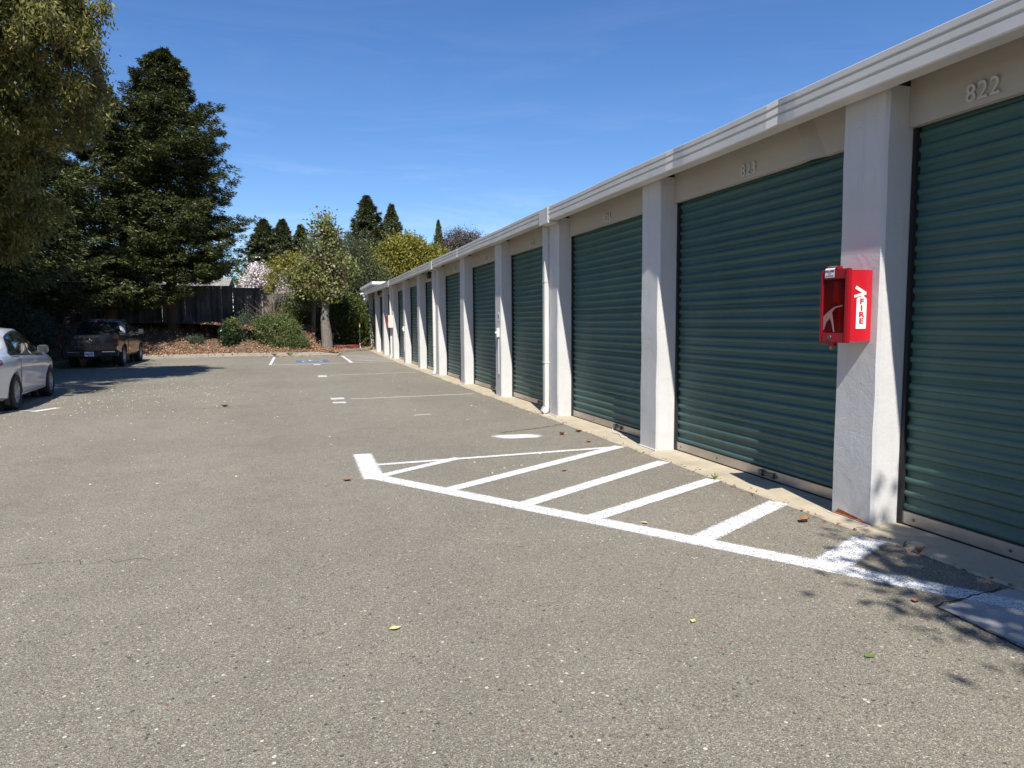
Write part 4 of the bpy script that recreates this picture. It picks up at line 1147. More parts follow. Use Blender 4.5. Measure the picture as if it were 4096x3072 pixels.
# bare twiggy shrub against the fence
tw = MB()
for k_ in range(70):
    bx, by = rng.normal(-.9, .25), 41.4 + rng.normal() * .2
    z0_ = bank_z(-.9, 41.2); an = rng.normal() * .5; L = rng.uniform(.9, 1.9)
    tw.tube([(bx, by, z0_), (bx + an * .4 * L, by, z0_ + .55 * L), (bx + an * .8 * L + rng.normal() * .1, by, z0_ + L)], [.012, .009, .004], 3, False)
o = add('bare_twiggy_shrub', tw, 'twig'); tag(o, 'leafless twiggy shrub standing against the weathered fence', 'shrub', 'shrubs on the mulched bank')
broadleaf(-1.0, 41.3, bank_z(-1, 41.3), [(-1.0, 41.3, 4.15, .45, .4, .35), (-.75, 41.3, 4.55, .3, .3, .3), (-1.2, 41.3, 3.6, .3, .3, .3)], 30, 50, (.10, .06), 'l_yellow', 'small yellow-orange sapling top showing over the fence',
    name='sapling', clump=.12, trunk=([(-1.0, 41.3, 1.4), (-1.0, 41.3, 3.8)], (-1.0, 41.3, 3.4), [.03, .02]), limb_r=.012)
broadleaf(-.3, 44.8, 1.5, [(-.8, 44.8, 5.15, .8, .7, .45), (.2, 44.9, 5.3, .8, .7, .7), (1.0, 45, 4.6, .8, .7, .7)], 80, 70, (.13, .08), 'l_yellow', 'yellow-leaved small tree behind the fence beside the street tree', name='small_tree', clump=.2,
    trunk=([(-.1, 44.8, 1.2), (-.1, 44.8, 4.2)], (-.1, 44.8, 3.8), [.08, .05]))

# blossom tree, golden tree, far conifers, grey tree
broadleaf(-2.0, 52, .2, [(-2.0, 52, 5.0, 1.0, .9, 1.0), (-1.2, 52, 4.5, .7, .7, .7), (-2.8, 52, 4.3, .6, .6, .5)], 230, 45, (.13, .11), 'l_blossom', 'white-pink blossoming magnolia behind the fence', name='magnolia_tree', clump=.16, trunk=([(-2, 52, 0), (-2, 52, 4)], (-2, 52, 3.6), [.12, .08]))
broadleaf(-2.9, 53, .2, [(-2.9, 53, 4.6, .7, .7, .9)], 50, 60, (.14, .07), 'l_shrub', 'green leafy tree close behind the blossoming magnolia', name='small_tree', clump=.2, trunk=([(-2.9, 53, 0), (-2.9, 53, 4)], (-2.9, 53, 3.6), [.1, .07]))
broadleaf(9.5, 60, .2, [(9.3, 60, 7.6, 1.7, 1.4, 1.5), (7.3, 60, 6.7, 1.7, 1.2, 1.2), (11.4, 60, 6.9, 1.8, 1.3, 1.2), (9.4, 60, 5.6, 3.0, 1.5, 1.6), (8.6, 60, 8.1, .8, .7, .6), (10.4, 60, 8.2, .8, .7, .5), (6.7, 60, 5.8, 1.0, 1, 1.1)],
    700, 60, (.20, .14), 'l_yellow', 'golden yellow-green tree rising over the storage roof', name='golden_tree', clump=.3, trunk=([(9.5, 60, 0), (9.5, 60, 5)], (9.5, 60, 4.5), [.25, .15]), limb_r=.07)
G2 = 'far conifers on the skyline'
far = conifer(0, 0, 0, 12.2, 4.0, 420, 12, 11, 'far conifer, the first of the skyline group past the clear redwood', mat='l_redwood_far', lw=(.34, .11), name='far_conifer', group=G2, z0f=.05, prof=([0, .1, .35, .65, .85, .95, 1], [.8, 1, .88, .55, .26, .10, .0]))
def copy_tree(o, parent=None):
    c = o.copy(); COL.objects.link(c); c.parent = parent
    for ch in list(o.children): copy_tree(ch, c)
    return c
FAR = [(-2.5, 75, 12.0, 1.0, 'far conifer, first of the skyline group past the clear redwood'), (-.75, 76, 12.2, .9, 'far conifer, second of the skyline group, touching the first'),
       (1.0, 75, 11.6, .75, 'narrow far conifer just before the street tree crown'), (7.2, 70, 13.9, 1.0, 'tallest far conifer, standing between street tree and golden tree'),
       (10.3, 75, 14.0, .8, 'far conifer paired with the tallest one, above the golden tree'), (16.3, 80, 13.3, .42, 'slim lone conifer above the storage roof beside the grey tree'), (4.6, 72, 9.6, .9, 'low broad far conifer hidden behind the street tree'), (21.8, 82, 11.2, .35, 'tiny conifer tip past the grey tree')]
for (x_, y_, s_, lb_) in ROWB:
    o = copy_tree(cp0); o.location = (x_, y_, .9); o.rotation_euler[2] = y_; o.scale = (s_, s_, s_); o['label'] = lb_
for k_, (fx_, fy_, top_, wd_, lb_) in enumerate(FAR):
    o = far if k_ == 0 else copy_tree(far)
    o.location = (fx_, fy_, .1); o.rotation_euler[2] = k_ * 1.3; o.scale = (wd_, wd_, (top_ - .1) / 12.2); o['label'] = lb_
broadleaf(19, 80, .2, [(18.6, 80, 11.2, 1.8, 1.4, 1.3), (20.6, 80, 10.9, 1.8, 1.4, 1.3), (17.2, 80, 10.0, 1.2, 1.2, 1.2), (19.5, 80, 9.6, 3.2, 1.5, 1.8)], 330, 50, (.20, .09), 'l_grey', 'reddish-grey bare-looking tree above the storage roof', name='grey_tree', clump=.34, trunk=([(19, 80, 0), (19, 80, 8.5)], (19, 80, 8), [.3, .2]), limb_r=.08)

# tree behind the camera that throws the dappled shade at the near corner
broadleaf(2.5, -7.0, 0, [(3.30, -1.90, 5.7, .80, .90, .45), (3.05, -2.30, 5.6, .5, .5, .3), (4.2, -2.0, 6.2, 1.1, 1.2, .6), (4.8, -3.8, 6.4, 1.2, 1.4, .9)], 340, 60, (.13, .07), 'l_shrub', 'tree standing behind the viewer whose shade dapples the near corner', name='shade_tree', clump=.20,
    trunk=([(2.5, -7.0, -.1), (2.5, -6.9, 2), (2.8, -6.2, 4.2)], (2.8, -6.1, 4.1), [.24, .20, .13]), limb_r=.05)

# weeds
def weed(x, y, n_, L, label):
    mb = MB(); z = gzf(y)
    for k_ in range(n_):
        an = rng.random() * 6.28; l = L * rng.uniform(.6, 1.1)
        dx, dy = math.cos(an), math.sin(an); w_ = l * .12
        mb.quad((x, y, z + .01), (x + dx * l * .4 - dy * w_, y + dy * l * .4 + dx * w_, z + l * .5), (x + dx * l * .8, y + dy * l * .8, z + l * .7), (x + dx * l * .4 + dy * w_, y + dy * l * .4 - dx * w_, z + l * .45))
    o = add('weed', mb, 'gleaf'); tag(o, label, 'weed', 'weeds in the joints')
weed(4.04, 6.02, 9, .09, 'small green weed at the end of a hatch bar by the apron of door 823')
weed(4.06, 3.75, 6, .06, 'tiny weed at the apron edge in the dappled shade')
weed(-.9, 35.5, 26, .22, 'low weed growing at the foot of the far kerb')
weed(-.2, 35.45, 20, .28, 'taller weed tuft at the far kerb beside the first one')

# ------------------------------------------------------------------ fences
PLM = []
for hgt in (2.6, 2.4, 2.4):
    mb = MB(); mb.box(-.0738, .0738, -.01, .01, 0, hgt)
    me = bpy.data.meshes.new('plank'); me.from_pydata(mb.v, [], mb.f); me.materials.append(M['plank']); PLM.append(me)
def fence(x0, x1, y, top, mi, label, cap=None):
    f = empty('wooden_fence', ((x0 + x1) / 2, y, top - 2), label=label, cat='fence', group='weathered board fences behind the bank')
    h = (2.6, 2.4, 2.4)[mi]; n_ = int((x1 - x0) / .147)
    for k_ in range(n_):
        o = link('plank', PLM[mi], None, f, (x0 + .073 + k_ * .147 - (x0 + x1) / 2 + rng.normal() * .0012, rng.normal() * .006, top - h - (top - 2) + rng.normal() * .012))
        o.rotation_euler = (0, rng.normal() * .0015, rng.normal() * .012)
    for zz in (h - 1.9, h - 1.1, h - .25):
        mb = MB(); mb.box(x0, x1, y + .02, y + .06, top - h + zz, top - h + zz + .09); add('rail', mb, 'plank', f)
    xx = x0
    while xx < x1 + .1:
        mb = MB(); mb.box(xx - .045, xx + .045, y + .06, y + .15, top - h - .3, top + .02); add('post', mb, 'plank', f); xx += 2.4
    if cap:
        mb = MB(); mb.box(x0 - .03, x1 + .03, y - .04, y + .12, top + .02, top + .06); add('cap_board', mb, cap, f)
        mb = MB(); mb.box(x0, x1, y - .035, y - .012, top - .11, top + .018); add('trim_board', mb, cap, f)
fence(-15.6, -3.22, 42.9, 3.82, 0, 'tallest dark shaded board fence behind the redwoods')
fence(-3.18, -1.62, 42.95, 3.66, 1, 'middle stretch of board fence, partly sunlit, without a pale cap', cap='plank')
fence(-1.58, 1.9, 43.0, 3.50, 2, 'sunlit board fence with pale cap board behind the twiggy shrub', cap='cap')

# houses beyond the fence
hs_ = empty('house', (-2, 62, .1), label='house with long brown-red roof and white gable just over the fence', cat='house')
mb = MB(); mb.box(-4.4, 4.6, 60.3, 68, 0, 4.0); add('wall', mb, 'housewall', hs_)
mb = MB(); mb.prism([(59.6, 4.08), (64, 4.95), (68.6, 4.08), (68.6, 3.95), (64, 4.82), (59.6, 3.95)], 0, -4.5, 5.0)
rf = add('roof', mb, 'roof_red', hs_)
mb = MB(); mb.prism([(60.2, 4.0), (64, 4.78), (67.9, 4.0)], 0, -4.48, -4.38); add('gable', mb, 'white', hs_)
mb = MB(); mb.box(-4.62, -4.5, 59.5, 64.05, 4.0, 4.12); add('barge_board', mb, 'white', hs_)
mb = MB(); mb.prism([(-1.95, 4.30), (-1.35, 4.30), (-1.65, 4.62)], 1, 60.3, 61.2); add('roof_vent', mb, 'white', rf)
h2 = empty('house', (-10, 66, .1), label='pale house with grey shingle roof mostly hidden behind the redwoods', cat='house')
mb = MB(); mb.box(-16, -5.9, 64, 74, 0, 4.5); add('wall', mb, 'housewall', h2)
mb = MB(); mb.prism([(63.2, 4.5), (69, 5.9), (74.8, 4.5)], 0, -16.5, -5.2); add('roof', mb, 'roof_grey', h2)

# hose and stake
mb = MB(); pts = []
zc = bank_z(2.9, 39.6)
for k_ in range(150):
    an = k_ * .32; r_ = .40 + .10 * math.sin(k_ * .11) + .003 * k_ % .1
    pts.append((2.75 + r_ * 1.35 * math.cos(an), 39.3 + r_ * .8 * math.sin(an), bank_z(2.75, 39.3) + .05 + .0012 * k_))
pts += [(3.3, 39.5, zc + .12), (3.6, 39.9, zc + .3), (3.8, 40.1, zc + .42)]
mb.tube(pts, .016, 5); o = add('garden_hose', mb, 'hose', smooth=True); tag(o, 'faded red garden hose coiled on the mulch by the end of the building', 'hose')
st = empty('marker_stake', (3.55, 39.9, .2), label='thin green stake with a yellow top standing behind the hose coil', cat='stake')
zc = bank_z(3.55, 39.9)
mb = MB(); mb.box(3.53, 3.57, 39.88, 39.92, zc - .1, zc + 1.35); add('stake_shaft', mb, 'stake_green', st)
mb = MB(); mb.box(3.523, 3.577, 39.873, 39.927, zc + 1.18, zc + 1.42); add('stake_tip', mb, 'stake_yellow', st)
mb = MB(); mb.box(3.525, 3.575, 39.875, 39.925, zc - .08, zc + .3); add('stake_base', mb, 'white', st)

# ------------------------------------------------------------------ vehicles
def lerp_tab(tab, y):
    return float(np.interp(y, [t[0] for t in tab], [t[1] for t in tab]))
def smooth_tab(tab, it=2):
    P = smooth_poly(tab, it); return [tuple(p) for p in P]
def wheel(root, x, y, r, wd, side, spokes, rimmat='rim'):
    wb_ = MB(); s = side
    wb_.lathe([(-wd / 2, r * .62), (-wd / 2, r * .93), (-wd * .38, r), (wd * .38, r), (wd / 2, r * .93), (wd / 2, r * .66), (wd * .30, r * .63)] if s > 0 else
              [(wd / 2, r * .62), (wd / 2, r * .93), (wd * .38, r), (-wd * .38, r), (-wd / 2, r * .93), (-wd / 2, r * .66), (-wd * .30, r * .63)], (x, y, r), 0, 36)
    w_ = add('wheel', wb_, 'tyre', root, smooth=True, world=False)
    loc = Vector(w_.location)
    def sub(name, mb, mat, **k):
        o = add(name, mb, mat, w_, world=False, **k); o.location = Vector(o.location) - loc; return o
    m = MB(); m.lathe([(wd * .30 * s, r * .63), (wd * .42 * s, r * .655), (wd * .44 * s, r * .63), (wd * .30 * s, r * .58), (-wd * .2 * s, r * .56)], (x, y, r), 0, 36); sub('rim', m, rimmat, smooth=True)
    m = MB(); m.lathe([(-wd * .12 * s, r * .56), (-wd * .12 * s, 0)], (x, y, r), 0, 24); sub('brake_disc', m, 'steel')
    xo = x + wd * .38 * s
    for k_ in range(spokes):
        an = 2 * math.pi * k_ / spokes + .3
        m = MB()
        for (da) in (-.13, .13):
            c0 = (math.cos(an + da * .4), math.sin(an + da * .4)); c1 = (math.cos(an + da * 1.35), math.sin(an + da * 1.35))
            p0 = np.array([y + c0[0] * r * .12, r + c0[1] * r * .12]); p1 = np.array([y + c1[0] * r * .61, r + c1[1] * r * .61])
            nn = np.array([-(p1 - p0)[1], (p1 - p0)[0]]); nn = nn / np.linalg.norm(nn) * r * .042
            m.prism([tuple(p0 - nn), tuple(p1 - nn * 1.3), tuple(p1 + nn * 1.3), tuple(p0 + nn)], 0, xo - .035 * s, xo)
        sub('spoke', m, rimmat)
    m = MB(); m.lathe([(-.03 * s, r * .17), (.0, r * .16), (.012 * s, r * .10), (.012 * s, 0)], (xo, y, r), 0, 16); sub('hub_cap', m, rimmat)
    return w_
def boolean_cut(o, cutters):
    for c in cutters:
        m = o.modifiers.new('cut', 'BOOLEAN'); m.object = c; m.operation = 'DIFFERENCE'; m.solver = 'EXACT'
    dg = bpy.context.evaluated_depsgraph_get(); dg.update()
    me = bpy.data.meshes.new_from_object(o.evaluated_get(dg))
    o.modifiers.clear(); old = o.data; o.data = me; me.name = old.name
    for c in cutters: bpy.data.objects.remove(c)
    bm = bmesh.new(); bm.from_mesh(me)
    for f in bm.faces: f.smooth = True
    for e in bm.edges:
        if len(e.link_faces) == 2 and e.calc_face_angle(0) > R(28): e.smooth = False
        else: e.smooth = True
    bm.to_mesh(me); bm.free()
def loft_body(name, ring, ys, mat, root):
    mb = MB(); rings = []
    for y in ys:
        h = ring(y); full = [(x, z) for x, z in h] + [(-x, z) for x, z in reversed(h) if x > 1e-6]
        rings.append(full)
    m = len(rings[0])
    for y, rg in zip(ys, rings):
        for (x, z) in rg: mb.v.append((x, y, z))
    for i in range(len(ys) - 1):
        for k_ in range(m):
            k2 = (k_ + 1) % m
            mb.f.append((i * m + k_, i * m + k2, (i + 1) * m + k2, (i + 1) * m + k_)); mb.uv += [(0, 0)] * 4
    mb.f.append(tuple(reversed(range(m)))); mb.uv += [(0, 0)] * m
    mb.f.append(tuple((len(ys) - 1) * m + k_ for k_ in range(m))); mb.uv += [(0, 0)] * m
    o = add(name, mb, mat, root, world=False, smooth=True)
    bm = bmesh.new(); bm.from_mesh(o.data); bmesh.ops.recalc_face_normals(bm, faces=bm.faces); bm.to_mesh(o.data); bm.free()
    return o
def surf_x(ring, y, z):
    h = ring(y); zs = [p[1] for p in h]; xs_ = [p[0] for p in h]
    # monotonic part only
    return float(np.interp(z, zs[1:], xs_[1:]))
def patch(ring, ys, zlo, zhi, off, side=1, nz=5):
    mb = MB()
    mb.grid(lambda y, t: ((surf_x(ring, y, zlo(y) + (zhi(y) - zlo(y)) * t) + off) * side, y, zlo(y) + (zhi(y) - zlo(y)) * t), list(ys), list(np.linspace(0, 1, nz)))
    return mb

def cutter(root, pts_fn):
    mb = pts_fn(MB()); o = add('cut', mb, 'blackplastic', root, world=False)
    bm = bmesh.new(); bm.from_mesh(o.data); bmesh.ops.recalc_face_normals(bm, faces=bm.faces); bm.to_mesh(o.data); bm.free()
    return o
def disc_poly(cy, cz, r, n_=26): return [(cy + r * math.cos(a_), cz + r * math.sin(a_)) for a_ in np.linspace(0, 2 * math.pi, n_, endpoint=False)]

def sedan():
    root = empty('white_sedan', (-6.17, 16.88, 0), R(5.2), label='pearl white sedan parked along the kerb, front wheels towards the pickup', cat='car')
    Wt = smooth_tab([(-2.45, .66), (-2.36, .78), (-2.1, .86), (-1.6, .905), (-1.0, .912), (0, .912), (1.0, .91), (1.6, .905), (2.0, .86), (2.3, .72), (2.45, .5)])
    Rt = smooth_tab([(-2.45, .62), (-2.43, .92), (-2.33, 1.06), (-1.75, 1.13), (-1.35, 1.24), (-.9, 1.43), (-.4, 1.525), (.1, 1.54), (.45, 1.48), (.8, 1.32), (1.15, 1.11), (1.5, 1.0), (1.9, .93), (2.25, .80), (2.42, .62), (2.45, .5)])
    Bt = smooth_tab([(-2.45, .80), (-2.2, 1.00), (-1.6, 1.03), (-.5, .99), (.6, .945), (1.3, .93), (1.9, .86), (2.3, .72), (2.45, .5)])
    Zb = [(-2.45, .34), (-2.2, .25), (-1.7, .20), (1.7, .19), (2.2, .22), (2.45, .30)]
    def ring(y):
        w_, rf, zb_ = lerp_tab(Wt, y), lerp_tab(Rt, y), lerp_tab(Zb, y)
        b = min(lerp_tab(Bt, y), rf - .012)
        k_ = min(1, max(0, (rf - b) / .42))
        wt = w_ * .93 * (1 - k_) + .60 * k_
        bulge = .012 * math.exp(-((y + 1.38) / .35) ** 2) + .012 * math.exp(-((y - 1.42) / .35) ** 2)
        mid = (b - zb_)
        return [(0, zb_), (w_ * .86, zb_), (w_ * .955, zb_ + .05), (w_ * .968 , zb_ + mid * .22), (w_ * .972 + bulge, zb_ + mid * .42), (w_ * .995 + bulge, zb_ + mid * .66), (w_ * .998 + bulge * .6, zb_ + mid * .80), (w_ * .975, zb_ + mid * .93), (w_ * .945, b),
                (w_ * .935 * (1 - k_ * .02), b + .02 * k_ + .002), (w_ * .93 * (1 - .5) + wt * .5 + .018 * k_, b + (rf - b) * .52), (wt + .004, b + (rf - b) * .84), (wt - .05, b + (rf - b) * .945), (wt * .62, rf - .008), (0, rf)]
    ys = np.concatenate([np.arange(-2.45, -2.2, .03), np.arange(-2.2, 2.25, .07), np.arange(2.25, 2.46, .03)])
    body = loft_body('body', ring, ys, 'silver', root)
    cs = [cutter(root, lambda mb, yy=yy, s=s: mb.prism(disc_poly(yy, .335, .385), 0, .62 * s, 1.2 * s)) for yy in (-1.35, 1.43) for s in (1, -1)]
    boolean_cut(body, cs)
    for yy in (-1.35, 1.43):
        for s in (1, -1):
            wheel(root, .80 * s, yy, .334, .215, s, 7)
            m = MB(); m.prism(disc_poly(yy, .335, .375), 0, .56 * s, .615 * s); add('wheel_arch_liner', m, 'blackplastic', root, world=False)
    top = smooth_tab([(-1.52, 1.045), (-1.2, 1.20), (-.8, 1.36), (-.3, 1.44), (.15, 1.45), (.45, 1.38), (.72, 1.22), (.92, 1.05), (1.02, .965)])
    lo = lambda y: lerp_tab(Bt, y) + .028
    hi = lambda y: max(lerp_tab(top, y), lo(y) + .004)
    for s in (1, -1):
        add('window_surround', patch(ring, np.linspace(-1.50, 1.0, 40), lambda y: lo(y) - .018, lambda y: hi(y) + .022, .009, s, 14), 'blackplastic', root, world=False, smooth=True)
        for (a_, b_) in ((-1.36, -1.02), (-.95, -.12), (-.05, .84)):
            add('window', patch(ring, np.linspace(a_, b_, 16), lo, lambda y: hi(y) - .006, .015, s, 14), 'cglass', root, world=False, smooth=True)
        add('window_trim', patch(ring, np.linspace(-1.50, 1.0, 30), lambda y: lo(y) - .034, lambda y: lo(y) - .019, .011, s, 2), 'chrome', root, world=False)
        dr = []
        for (a_, b_) in ((-.98, -.095), (-.08, .93)):
            zl = lambda y: .285; zh = lambda y: lerp_tab(Bt, y) - .012
            cy_ = [a_, b_]
            yy_ = np.linspace(a_, b_, 16)
            zl2 = (lambda y: max(.285, .335 + math.sqrt(max(0, .43 ** 2 - (y + 1.35) ** 2)) if abs(y + 1.35) < .43 else .285))
            dr.append(add('door', patch(ring, yy_, zl2, zh, .006, s, 14), 'silver', root, world=False, smooth=True))
            # dark shut lines
            m = MB()
            for ye in (a_ - .007, b_ + .007):
                g_ = patch(ring, [ye - .006, ye + .006], lambda y: max(zl2(ye), .285), zh, .003, s, 14)
                n0 = len(m.v); m.v += g_.v; m.f += [tuple(n0 + q for q in f) for f in g_.f]; m.uv += g_.uv
            g_ = patch(ring, yy_, lambda y: zl2(y) - .016, lambda y: zl2(y) - .001, .003, s, 2)
            n0 = len(m.v); m.v += g_.v; m.f += [tuple(n0 + q for q in f) for f in g_.f]; m.uv += g_.uv
            add('shut_line', m, 'blackplastic', root, world=False)
            yh = a_ + .14; zh_ = .845
            m = MB(); xs2 = surf_x(ring, yh, zh_)
            m.tube([((xs2 + .008) * s, yh - .09, zh_), ((xs2 + .042) * s, yh - .06, zh_ + .005), ((xs2 + .042) * s, yh + .06, zh_ + .005), ((xs2 + .008) * s, yh + .10, zh_)], .014, 8)
            hnd = add('handle', m, 'chrome', dr[-1], world=False, smooth=True); hnd.location = Vector(hnd.location) - Vector(dr[-1].location)
        # mirror
        m = MB(); ym = .47
        m.prism([(ym - .06, 1.00), (ym + .05, 1.00), (ym + .09, 1.06), (ym + .07, 1.13), (ym, 1.155), (ym - .06, 1.145)], 0, s * .90, s * 1.07)
        mr = add('mirror', m, 'silver', root, world=False, bevel=.02, smooth=True)
        m = MB(); m.box(min(s * .908, s * 1.078), max(s * .908, s * 1.078), ym - .068, ym - .061, 1.006, 1.15); q = add('mirror_glass', m, 'mglass', mr, world=False); q.location = Vector(q.location) - Vector(mr.location)
        m = MB(); m.box(min(s * .84, s * .95), max(s * .84, s * .95), ym - .03, ym + .05, .985, 1.04); add('mirror_arm', m, 'blackplastic', root, world=False)
        # tail lamp wrapping round the corner
        add('tail_light', patch(ring, np.linspace(-2.40, -1.98, 8), lambda y: .80 + .08 * (y + 2.4) / .42, lambda y: .985 - .03 * (y + 2.4) / .42, .008, s, 4), 'lamp_red', root, world=False, smooth=True)
        add('head_light', patch(ring, np.linspace(2.02, 2.36, 8), lambda y: .60, lambda y: min(.76, lerp_tab(Bt, y) - .02), .006, s, 4), 'cglass', root, world=False, smooth=True)
        m = MB(); m.box(min(s * .80, s * .86), max(s * .80, s * .86), -1.75, -1.71, .14, .40); add('mud_flap', m, 'blackplastic', root, world=False)
    # windscreen and rear window
    def topw(ya, yb, name, wfrac=.9):
        m = MB()
        def fn(y, t):
            rf = lerp_tab(Rt, y); b = min(lerp_tab(Bt, y), rf - .012); k_ = min(1, max(0, (rf - b) / .42)); w_ = lerp_tab(Wt, y); wt = (w_ * .93 * (1 - k_) + .60 * k_)
            x = wt * wfrac * t; zz = rf - (abs(t) ** 3) * .03 * k_ + .006
            return (x, y, zz)
        m.grid(fn, list(np.linspace(ya, yb, 12)), list(np.linspace(-1, 1, 9))); add(name, m, 'cglass', root, world=False, smooth=True)
    topw(.52, 1.2, 'windscreen'); topw(-1.62, -.72, 'rear_window')
    m = MB(); m.box(-.26, .26, -2.47, -2.45, .62, .74); add('number_plate', m, 'plate', root, world=False)
    root.scale = (1.035, 1.035, 1.035)
    return root
sedan()

def truck():
    root = empty('dark_pickup_truck', (-7.24, 31.95, gzf(31.9)), R(.5), label='dark blue-grey crew-cab pickup truck seen from behind in the shade', cat='truck')
    Wt = [(-2.66, .90), (-2.5, .925), (-1.0, .93), (1.2, .93), (2.0, .92), (2.4, .88), (2.66, .74)]
    Tt = [(-2.66, 1.22), (-1.0, 1.225), (-.8, 1.20), (1.4, 1.14), (1.6, 1.12), (2.4, 1.05), (2.66, .85)]
    Zb = [(-2.66, .62), (-2.0, .50), (-1.0, .42), (1.8, .42), (2.66, .42)]
    def ring(y):
        w_, b, zb_ = lerp_tab(Wt, y), lerp_tab(Tt, y), lerp_tab(Zb, y); mid = b - zb_
        fl = .018 * math.exp(-((y + 1.55) / .4) ** 4) + .02 * math.exp(-((y - 1.65) / .4) ** 4)
        return [(0, zb_), (w_ * .9, zb_), (w_ * .97, zb_ + .05), (w_ * .985 + fl, zb_ + mid * .35), (w_ + fl, zb_ + mid * .62), (w_ + fl * .5, zb_ + mid * .8), (w_ * .985, zb_ + mid * .93), (w_ * .965, b - .008), (w_ * .93, b), (0, b + .005)]
    ys = np.concatenate([[-2.66, -2.62], np.arange(-2.5, 2.6, .12), [2.6, 2.66]])
    body = loft_body('body', ring, ys, 'charcoal', root)
    cs = [cutter(root, lambda mb, yy=yy, s=s: mb.prism(disc_poly(yy, .40, .455), 0, .62 * s, 1.3 * s)) for yy in (-1.55, 1.65) for s in (1, -1)]
    cs.append(cutter(root, lambda mb: mb.box(-.80, .80, -2.56, -1.02, .75, 1.5)))
    boolean_cut(body, cs)
    # cab
    Ct = smooth_tab([(-.98, 1.22), (-.96, 1.30), (-.80, 1.76), (-.62, 1.83), (0, 1.86), (.45, 1.83), (.85, 1.66), (1.3, 1.36), (1.58, 1.14)])
    def cring(y):
        rf = lerp_tab(Ct, y); b = 1.19; k_ = min(1, max(.0, (rf - b) / .6)); w0 = .895; wt = w0 * (1 - k_) + .70 * k_
        return [(0, b - .02), (w0 * .98, b - .02), (w0, b + .01), (w0 * .5 + wt * .5 + .015 * k_, b + .02 + (rf - b) * .5), (wt + .005, b + .02 + (rf - b - .02) * .84), (wt - .05, b + .02 + (rf - b - .02) * .95), (wt * .6, rf - .004), (0, rf + .004)]
    cab = loft_body('cab', cring, np.concatenate([[-.975, -.96, -.94, -.9], np.arange(-.85, 1.5, .08), [1.5, 1.56]]), 'charcoal', root)
    top = smooth_tab([(-.74, 1.68), (-.4, 1.735), (.1, 1.755), (.45, 1.72), (.8, 1.58), (1.1, 1.38), (1.3, 1.24)])
    for s in (1, -1):
        for (a_, b_) in ((-.70, -.02), (.06, 1.16)):
            hi = (lambda y: max(min(lerp_tab(top, y), lerp_tab(Ct, y) - .07), 1.245))
            add('window', patch(cring, np.linspace(a_, b_, 12), lambda y: 1.235, hi, .006, s), 'cglass', root, world=False, smooth=True)
        for (a_, b_) in ((-.86, .0), (.02, 1.16)):
            zl = (lambda y: .50); zh = (lambda y: lerp_tab(Tt, y) - .02)
            dd_ = add('door', patch(ring, np.linspace(a_, b_, 10), zl, zh, .010, s, 9), 'charcoal', root, world=False, smooth=True)
            m = MB()
            for ye in (a_ - .010, b_ + .010):
                g_ = patch(ring, [ye - .009, ye + .009], zl, zh, .004, s, 8); n0 = len(m.v); m.v += g_.v; m.f += [tuple(n0 + q for q in f) for f in g_.f]; m.uv += g_.uv
            add('shut_line', m, 'blackplastic', root, world=False)
            m = MB(); m.tube([(s * .935, a_ + .08, 1.05), (s * .975, a_ + .11, 1.055), (s * .975, a_ + .24, 1.055), (s * .935, a_ + .27, 1.05)], .016, 6)
            q = add('handle', m, 'blackplastic', dd_, world=False); q.location = Vector(q.location) - Vector(dd_.location)
        m = MB(); m.prism([(1.0, 1.20), (1.12, 1.20), (1.15, 1.30), (1.10, 1.42), (1.0, 1.42)], 0, s * .97, s * 1.16); mr = add('mirror', m, 'blackplastic', root, world=False, bevel=.02, smooth=True)
        m = MB(); m.box(min(s * .985, s * 1.145), max(s * .985, s * 1.145), .992, .998, 1.225, 1.40); q = add('mirror_glass', m, 'mglass', mr, world=False); q.location = Vector(q.location) - Vector(mr.location)
        m = MB(); m.box(min(s * .86, s * .98), max(s * .86, s * .98), 1.03, 1.08, 1.25, 1.30); add('mirror_arm', m, 'blackplastic', root, world=False)
        # tail lamps: dark housing with two red bars
        m = MB(); m.box(min(s * .79, s * .915), max(s * .79, s * .915), -2.675, -2.50, .80, 1.19); tl = add('tail_light', m, 'blackplastic', root, world=False, bevel=.01)
        for zz in (1.07, .87):
            m = MB(); m.box(min(s * .80, s * .925), max(s * .80, s * .925), -2.684, -2.52, zz, zz + .085); q = add('red_lens', m, 'lamp_red', tl, world=False); q.location = Vector(q.location) - Vector(tl.location)
        for yy in (-1.55, 1.65):
            wheel(root, .79 * s, yy, .395, .25, s, 5)
            m = MB(); m.prism(disc_poly(yy, .40, .44), 0, .54 * s, .60 * s); add('wheel_arch_liner', m, 'blackplastic', root, world=False)
            # arch lip
            m = MB(); P = [(yy + .465 * math.cos(a_), .40 + .465 * math.sin(a_)) for a_ in np.linspace(R(8), R(172), 14)]
            m.tube([((surf_x(ring, min(max(p[0], -2.6), 2.6), min(p[1], 1.05)) + .002) * s, p[0], p[1]) for p in P], .016, 6); add('arch_lip', m, 'blackplastic', root, world=False)
        m = MB(); m.box(min(s * .80, s * .86), max(s * .80, s * .86), -.95, 1.15, .40, .45); add('side_step', m, 'blackplastic', root, world=False)
    # tailgate
    m = MB(); m.box(-.785, .785, -2.70, -2.662, .66, 1.225)
    tg = add('tailgate', m, 'charcoal', root, world=False, bevel=.012)
    def sub(name, mb, mat, **k_):
        o = add(name, mb, mat, tg, world=False, **k_); o.location = Vector(o.location) - Vector(tg.location); return o
    m = MB(); m.prism([(-.34, 1.20), (.34, 1.20), (.26, 1.10), (-.26, 1.10)], 1, -2.712, -2.702); sub('handle_recess', m, 'blackplastic')
    m = MB(); m.box(-.77, .77, -2.712, -2.702, .86, .872); sub('crease', m, 'blackplastic')
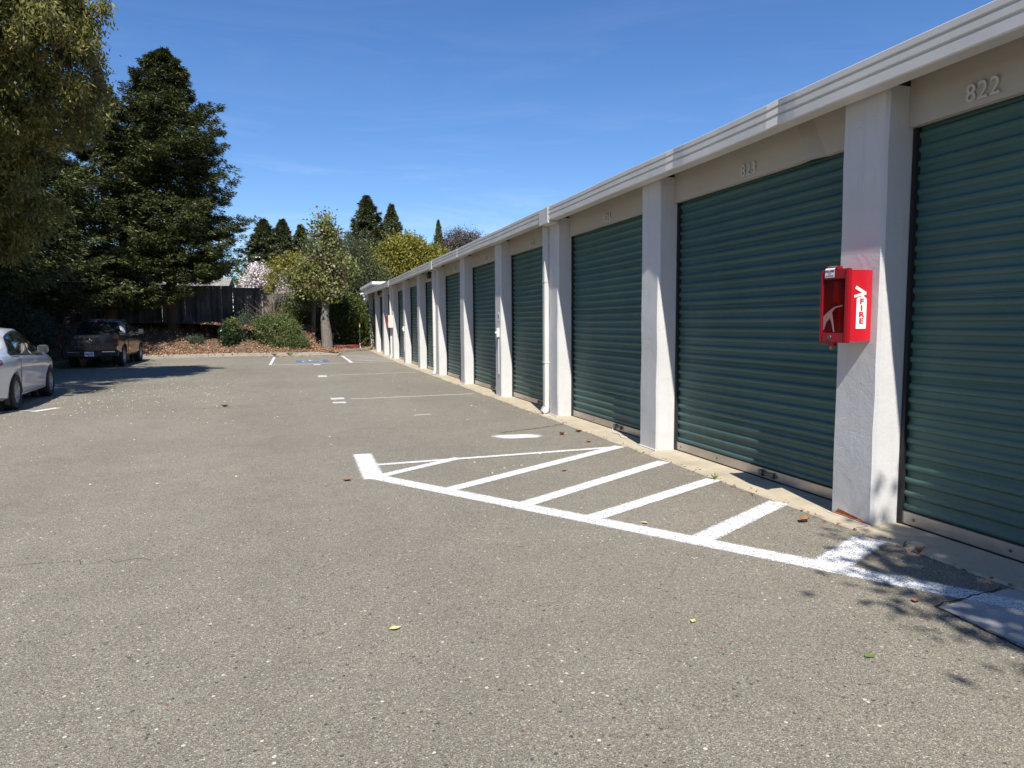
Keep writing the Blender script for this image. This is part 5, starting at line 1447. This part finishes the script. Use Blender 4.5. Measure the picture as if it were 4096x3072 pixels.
    m = MB(); ring_ = [(.075 * math.cos(a_), -2.712, 1.01 + .06 * math.sin(a_)) for a_ in np.linspace(0, 2 * math.pi, 25)]; m.tube(ring_, .008, 6, False); m.box(-.11, .11, -2.722, -2.708, .998, 1.022); sub('emblem', m, 'chrome')
    t_ = text('lettering', 'FRONTIER', .125, .004, 'letter', tg, (0, -2.706, .775), '-y', .004, 1.35, 1.35, world=False); t_.location = Vector(t_.location) - Vector(tg.location)
    # bumper, plate, third light, rear window, undercarriage
    m = MB(); m.prism([(-.93, -2.55), (-.93, -2.74), (-.86, -2.80), (.86, -2.80), (.93, -2.74), (.93, -2.55)], 2, .43, .64); bmp = add('rear_bumper', m, 'blackplastic', root, world=False, bevel=.02)
    for (xa_, xb_) in ((-.72, -.34), (.42, .84)):
        m = MB(); m.box(xa_, xb_, -2.815, -2.803, .585, .612); q = add('bumper_trim', m, 'chrome', bmp, world=False); q.location = Vector(q.location) - Vector(bmp.location)
    m = MB(); m.box(-.155, .155, -2.822, -2.812, .44, .60); pl = add('number_plate', m, 'plate', root, world=False)
    t_ = text('plate_text', '47827W3', .095, .001, 'plate_ink', pl, (0, -2.8235, .512), '-y', .001, .75, world=False); t_.location = Vector(t_.location) - Vector(pl.location)
    m = MB(); m.box(-.16, .16, -.86, -.78, 1.765, 1.80); add('third_brake_light', m, 'lamp_red', root, world=False)
    m = MB(); m.tube([(.05, -.3, 1.86), (.05, -.38, 1.95)], .012, 6); add('antenna', m, 'blackplastic', root, world=False)
    def rw(u, t):
        zz = 1.27 + .44 * t; f = (t * .115 + .005)
        return (u * (.72 - .13 * t), -.972 + f * 1.02 - .012 + .02 * abs(u) ** 4, zz)
    m = MB(); m.grid(rw, list(np.linspace(-1, 1, 9)), list(np.linspace(0, 1, 7))); add('rear_window', m, 'cglass', root, world=False, smooth=True)
    m = MB()
    m.grid(lambda y, t: ((.60) * t, y, lerp_tab(Ct, y) + .008), list(np.linspace(.55, 1.5, 8)), list(np.linspace(-1, 1, 5))); add('windscreen', m, 'cglass', root, world=False, smooth=True)
    m = MB(); m.box(-.60, .60, -2.4, 2.3, .34, .55); m.lathe([(-.5, .05), (-.5, .09), (.5, .09), (.5, .05)], (0, -1.55, .38), 0, 10); add('chassis', m, 'blackplastic', root, world=False)
    return root
truck()
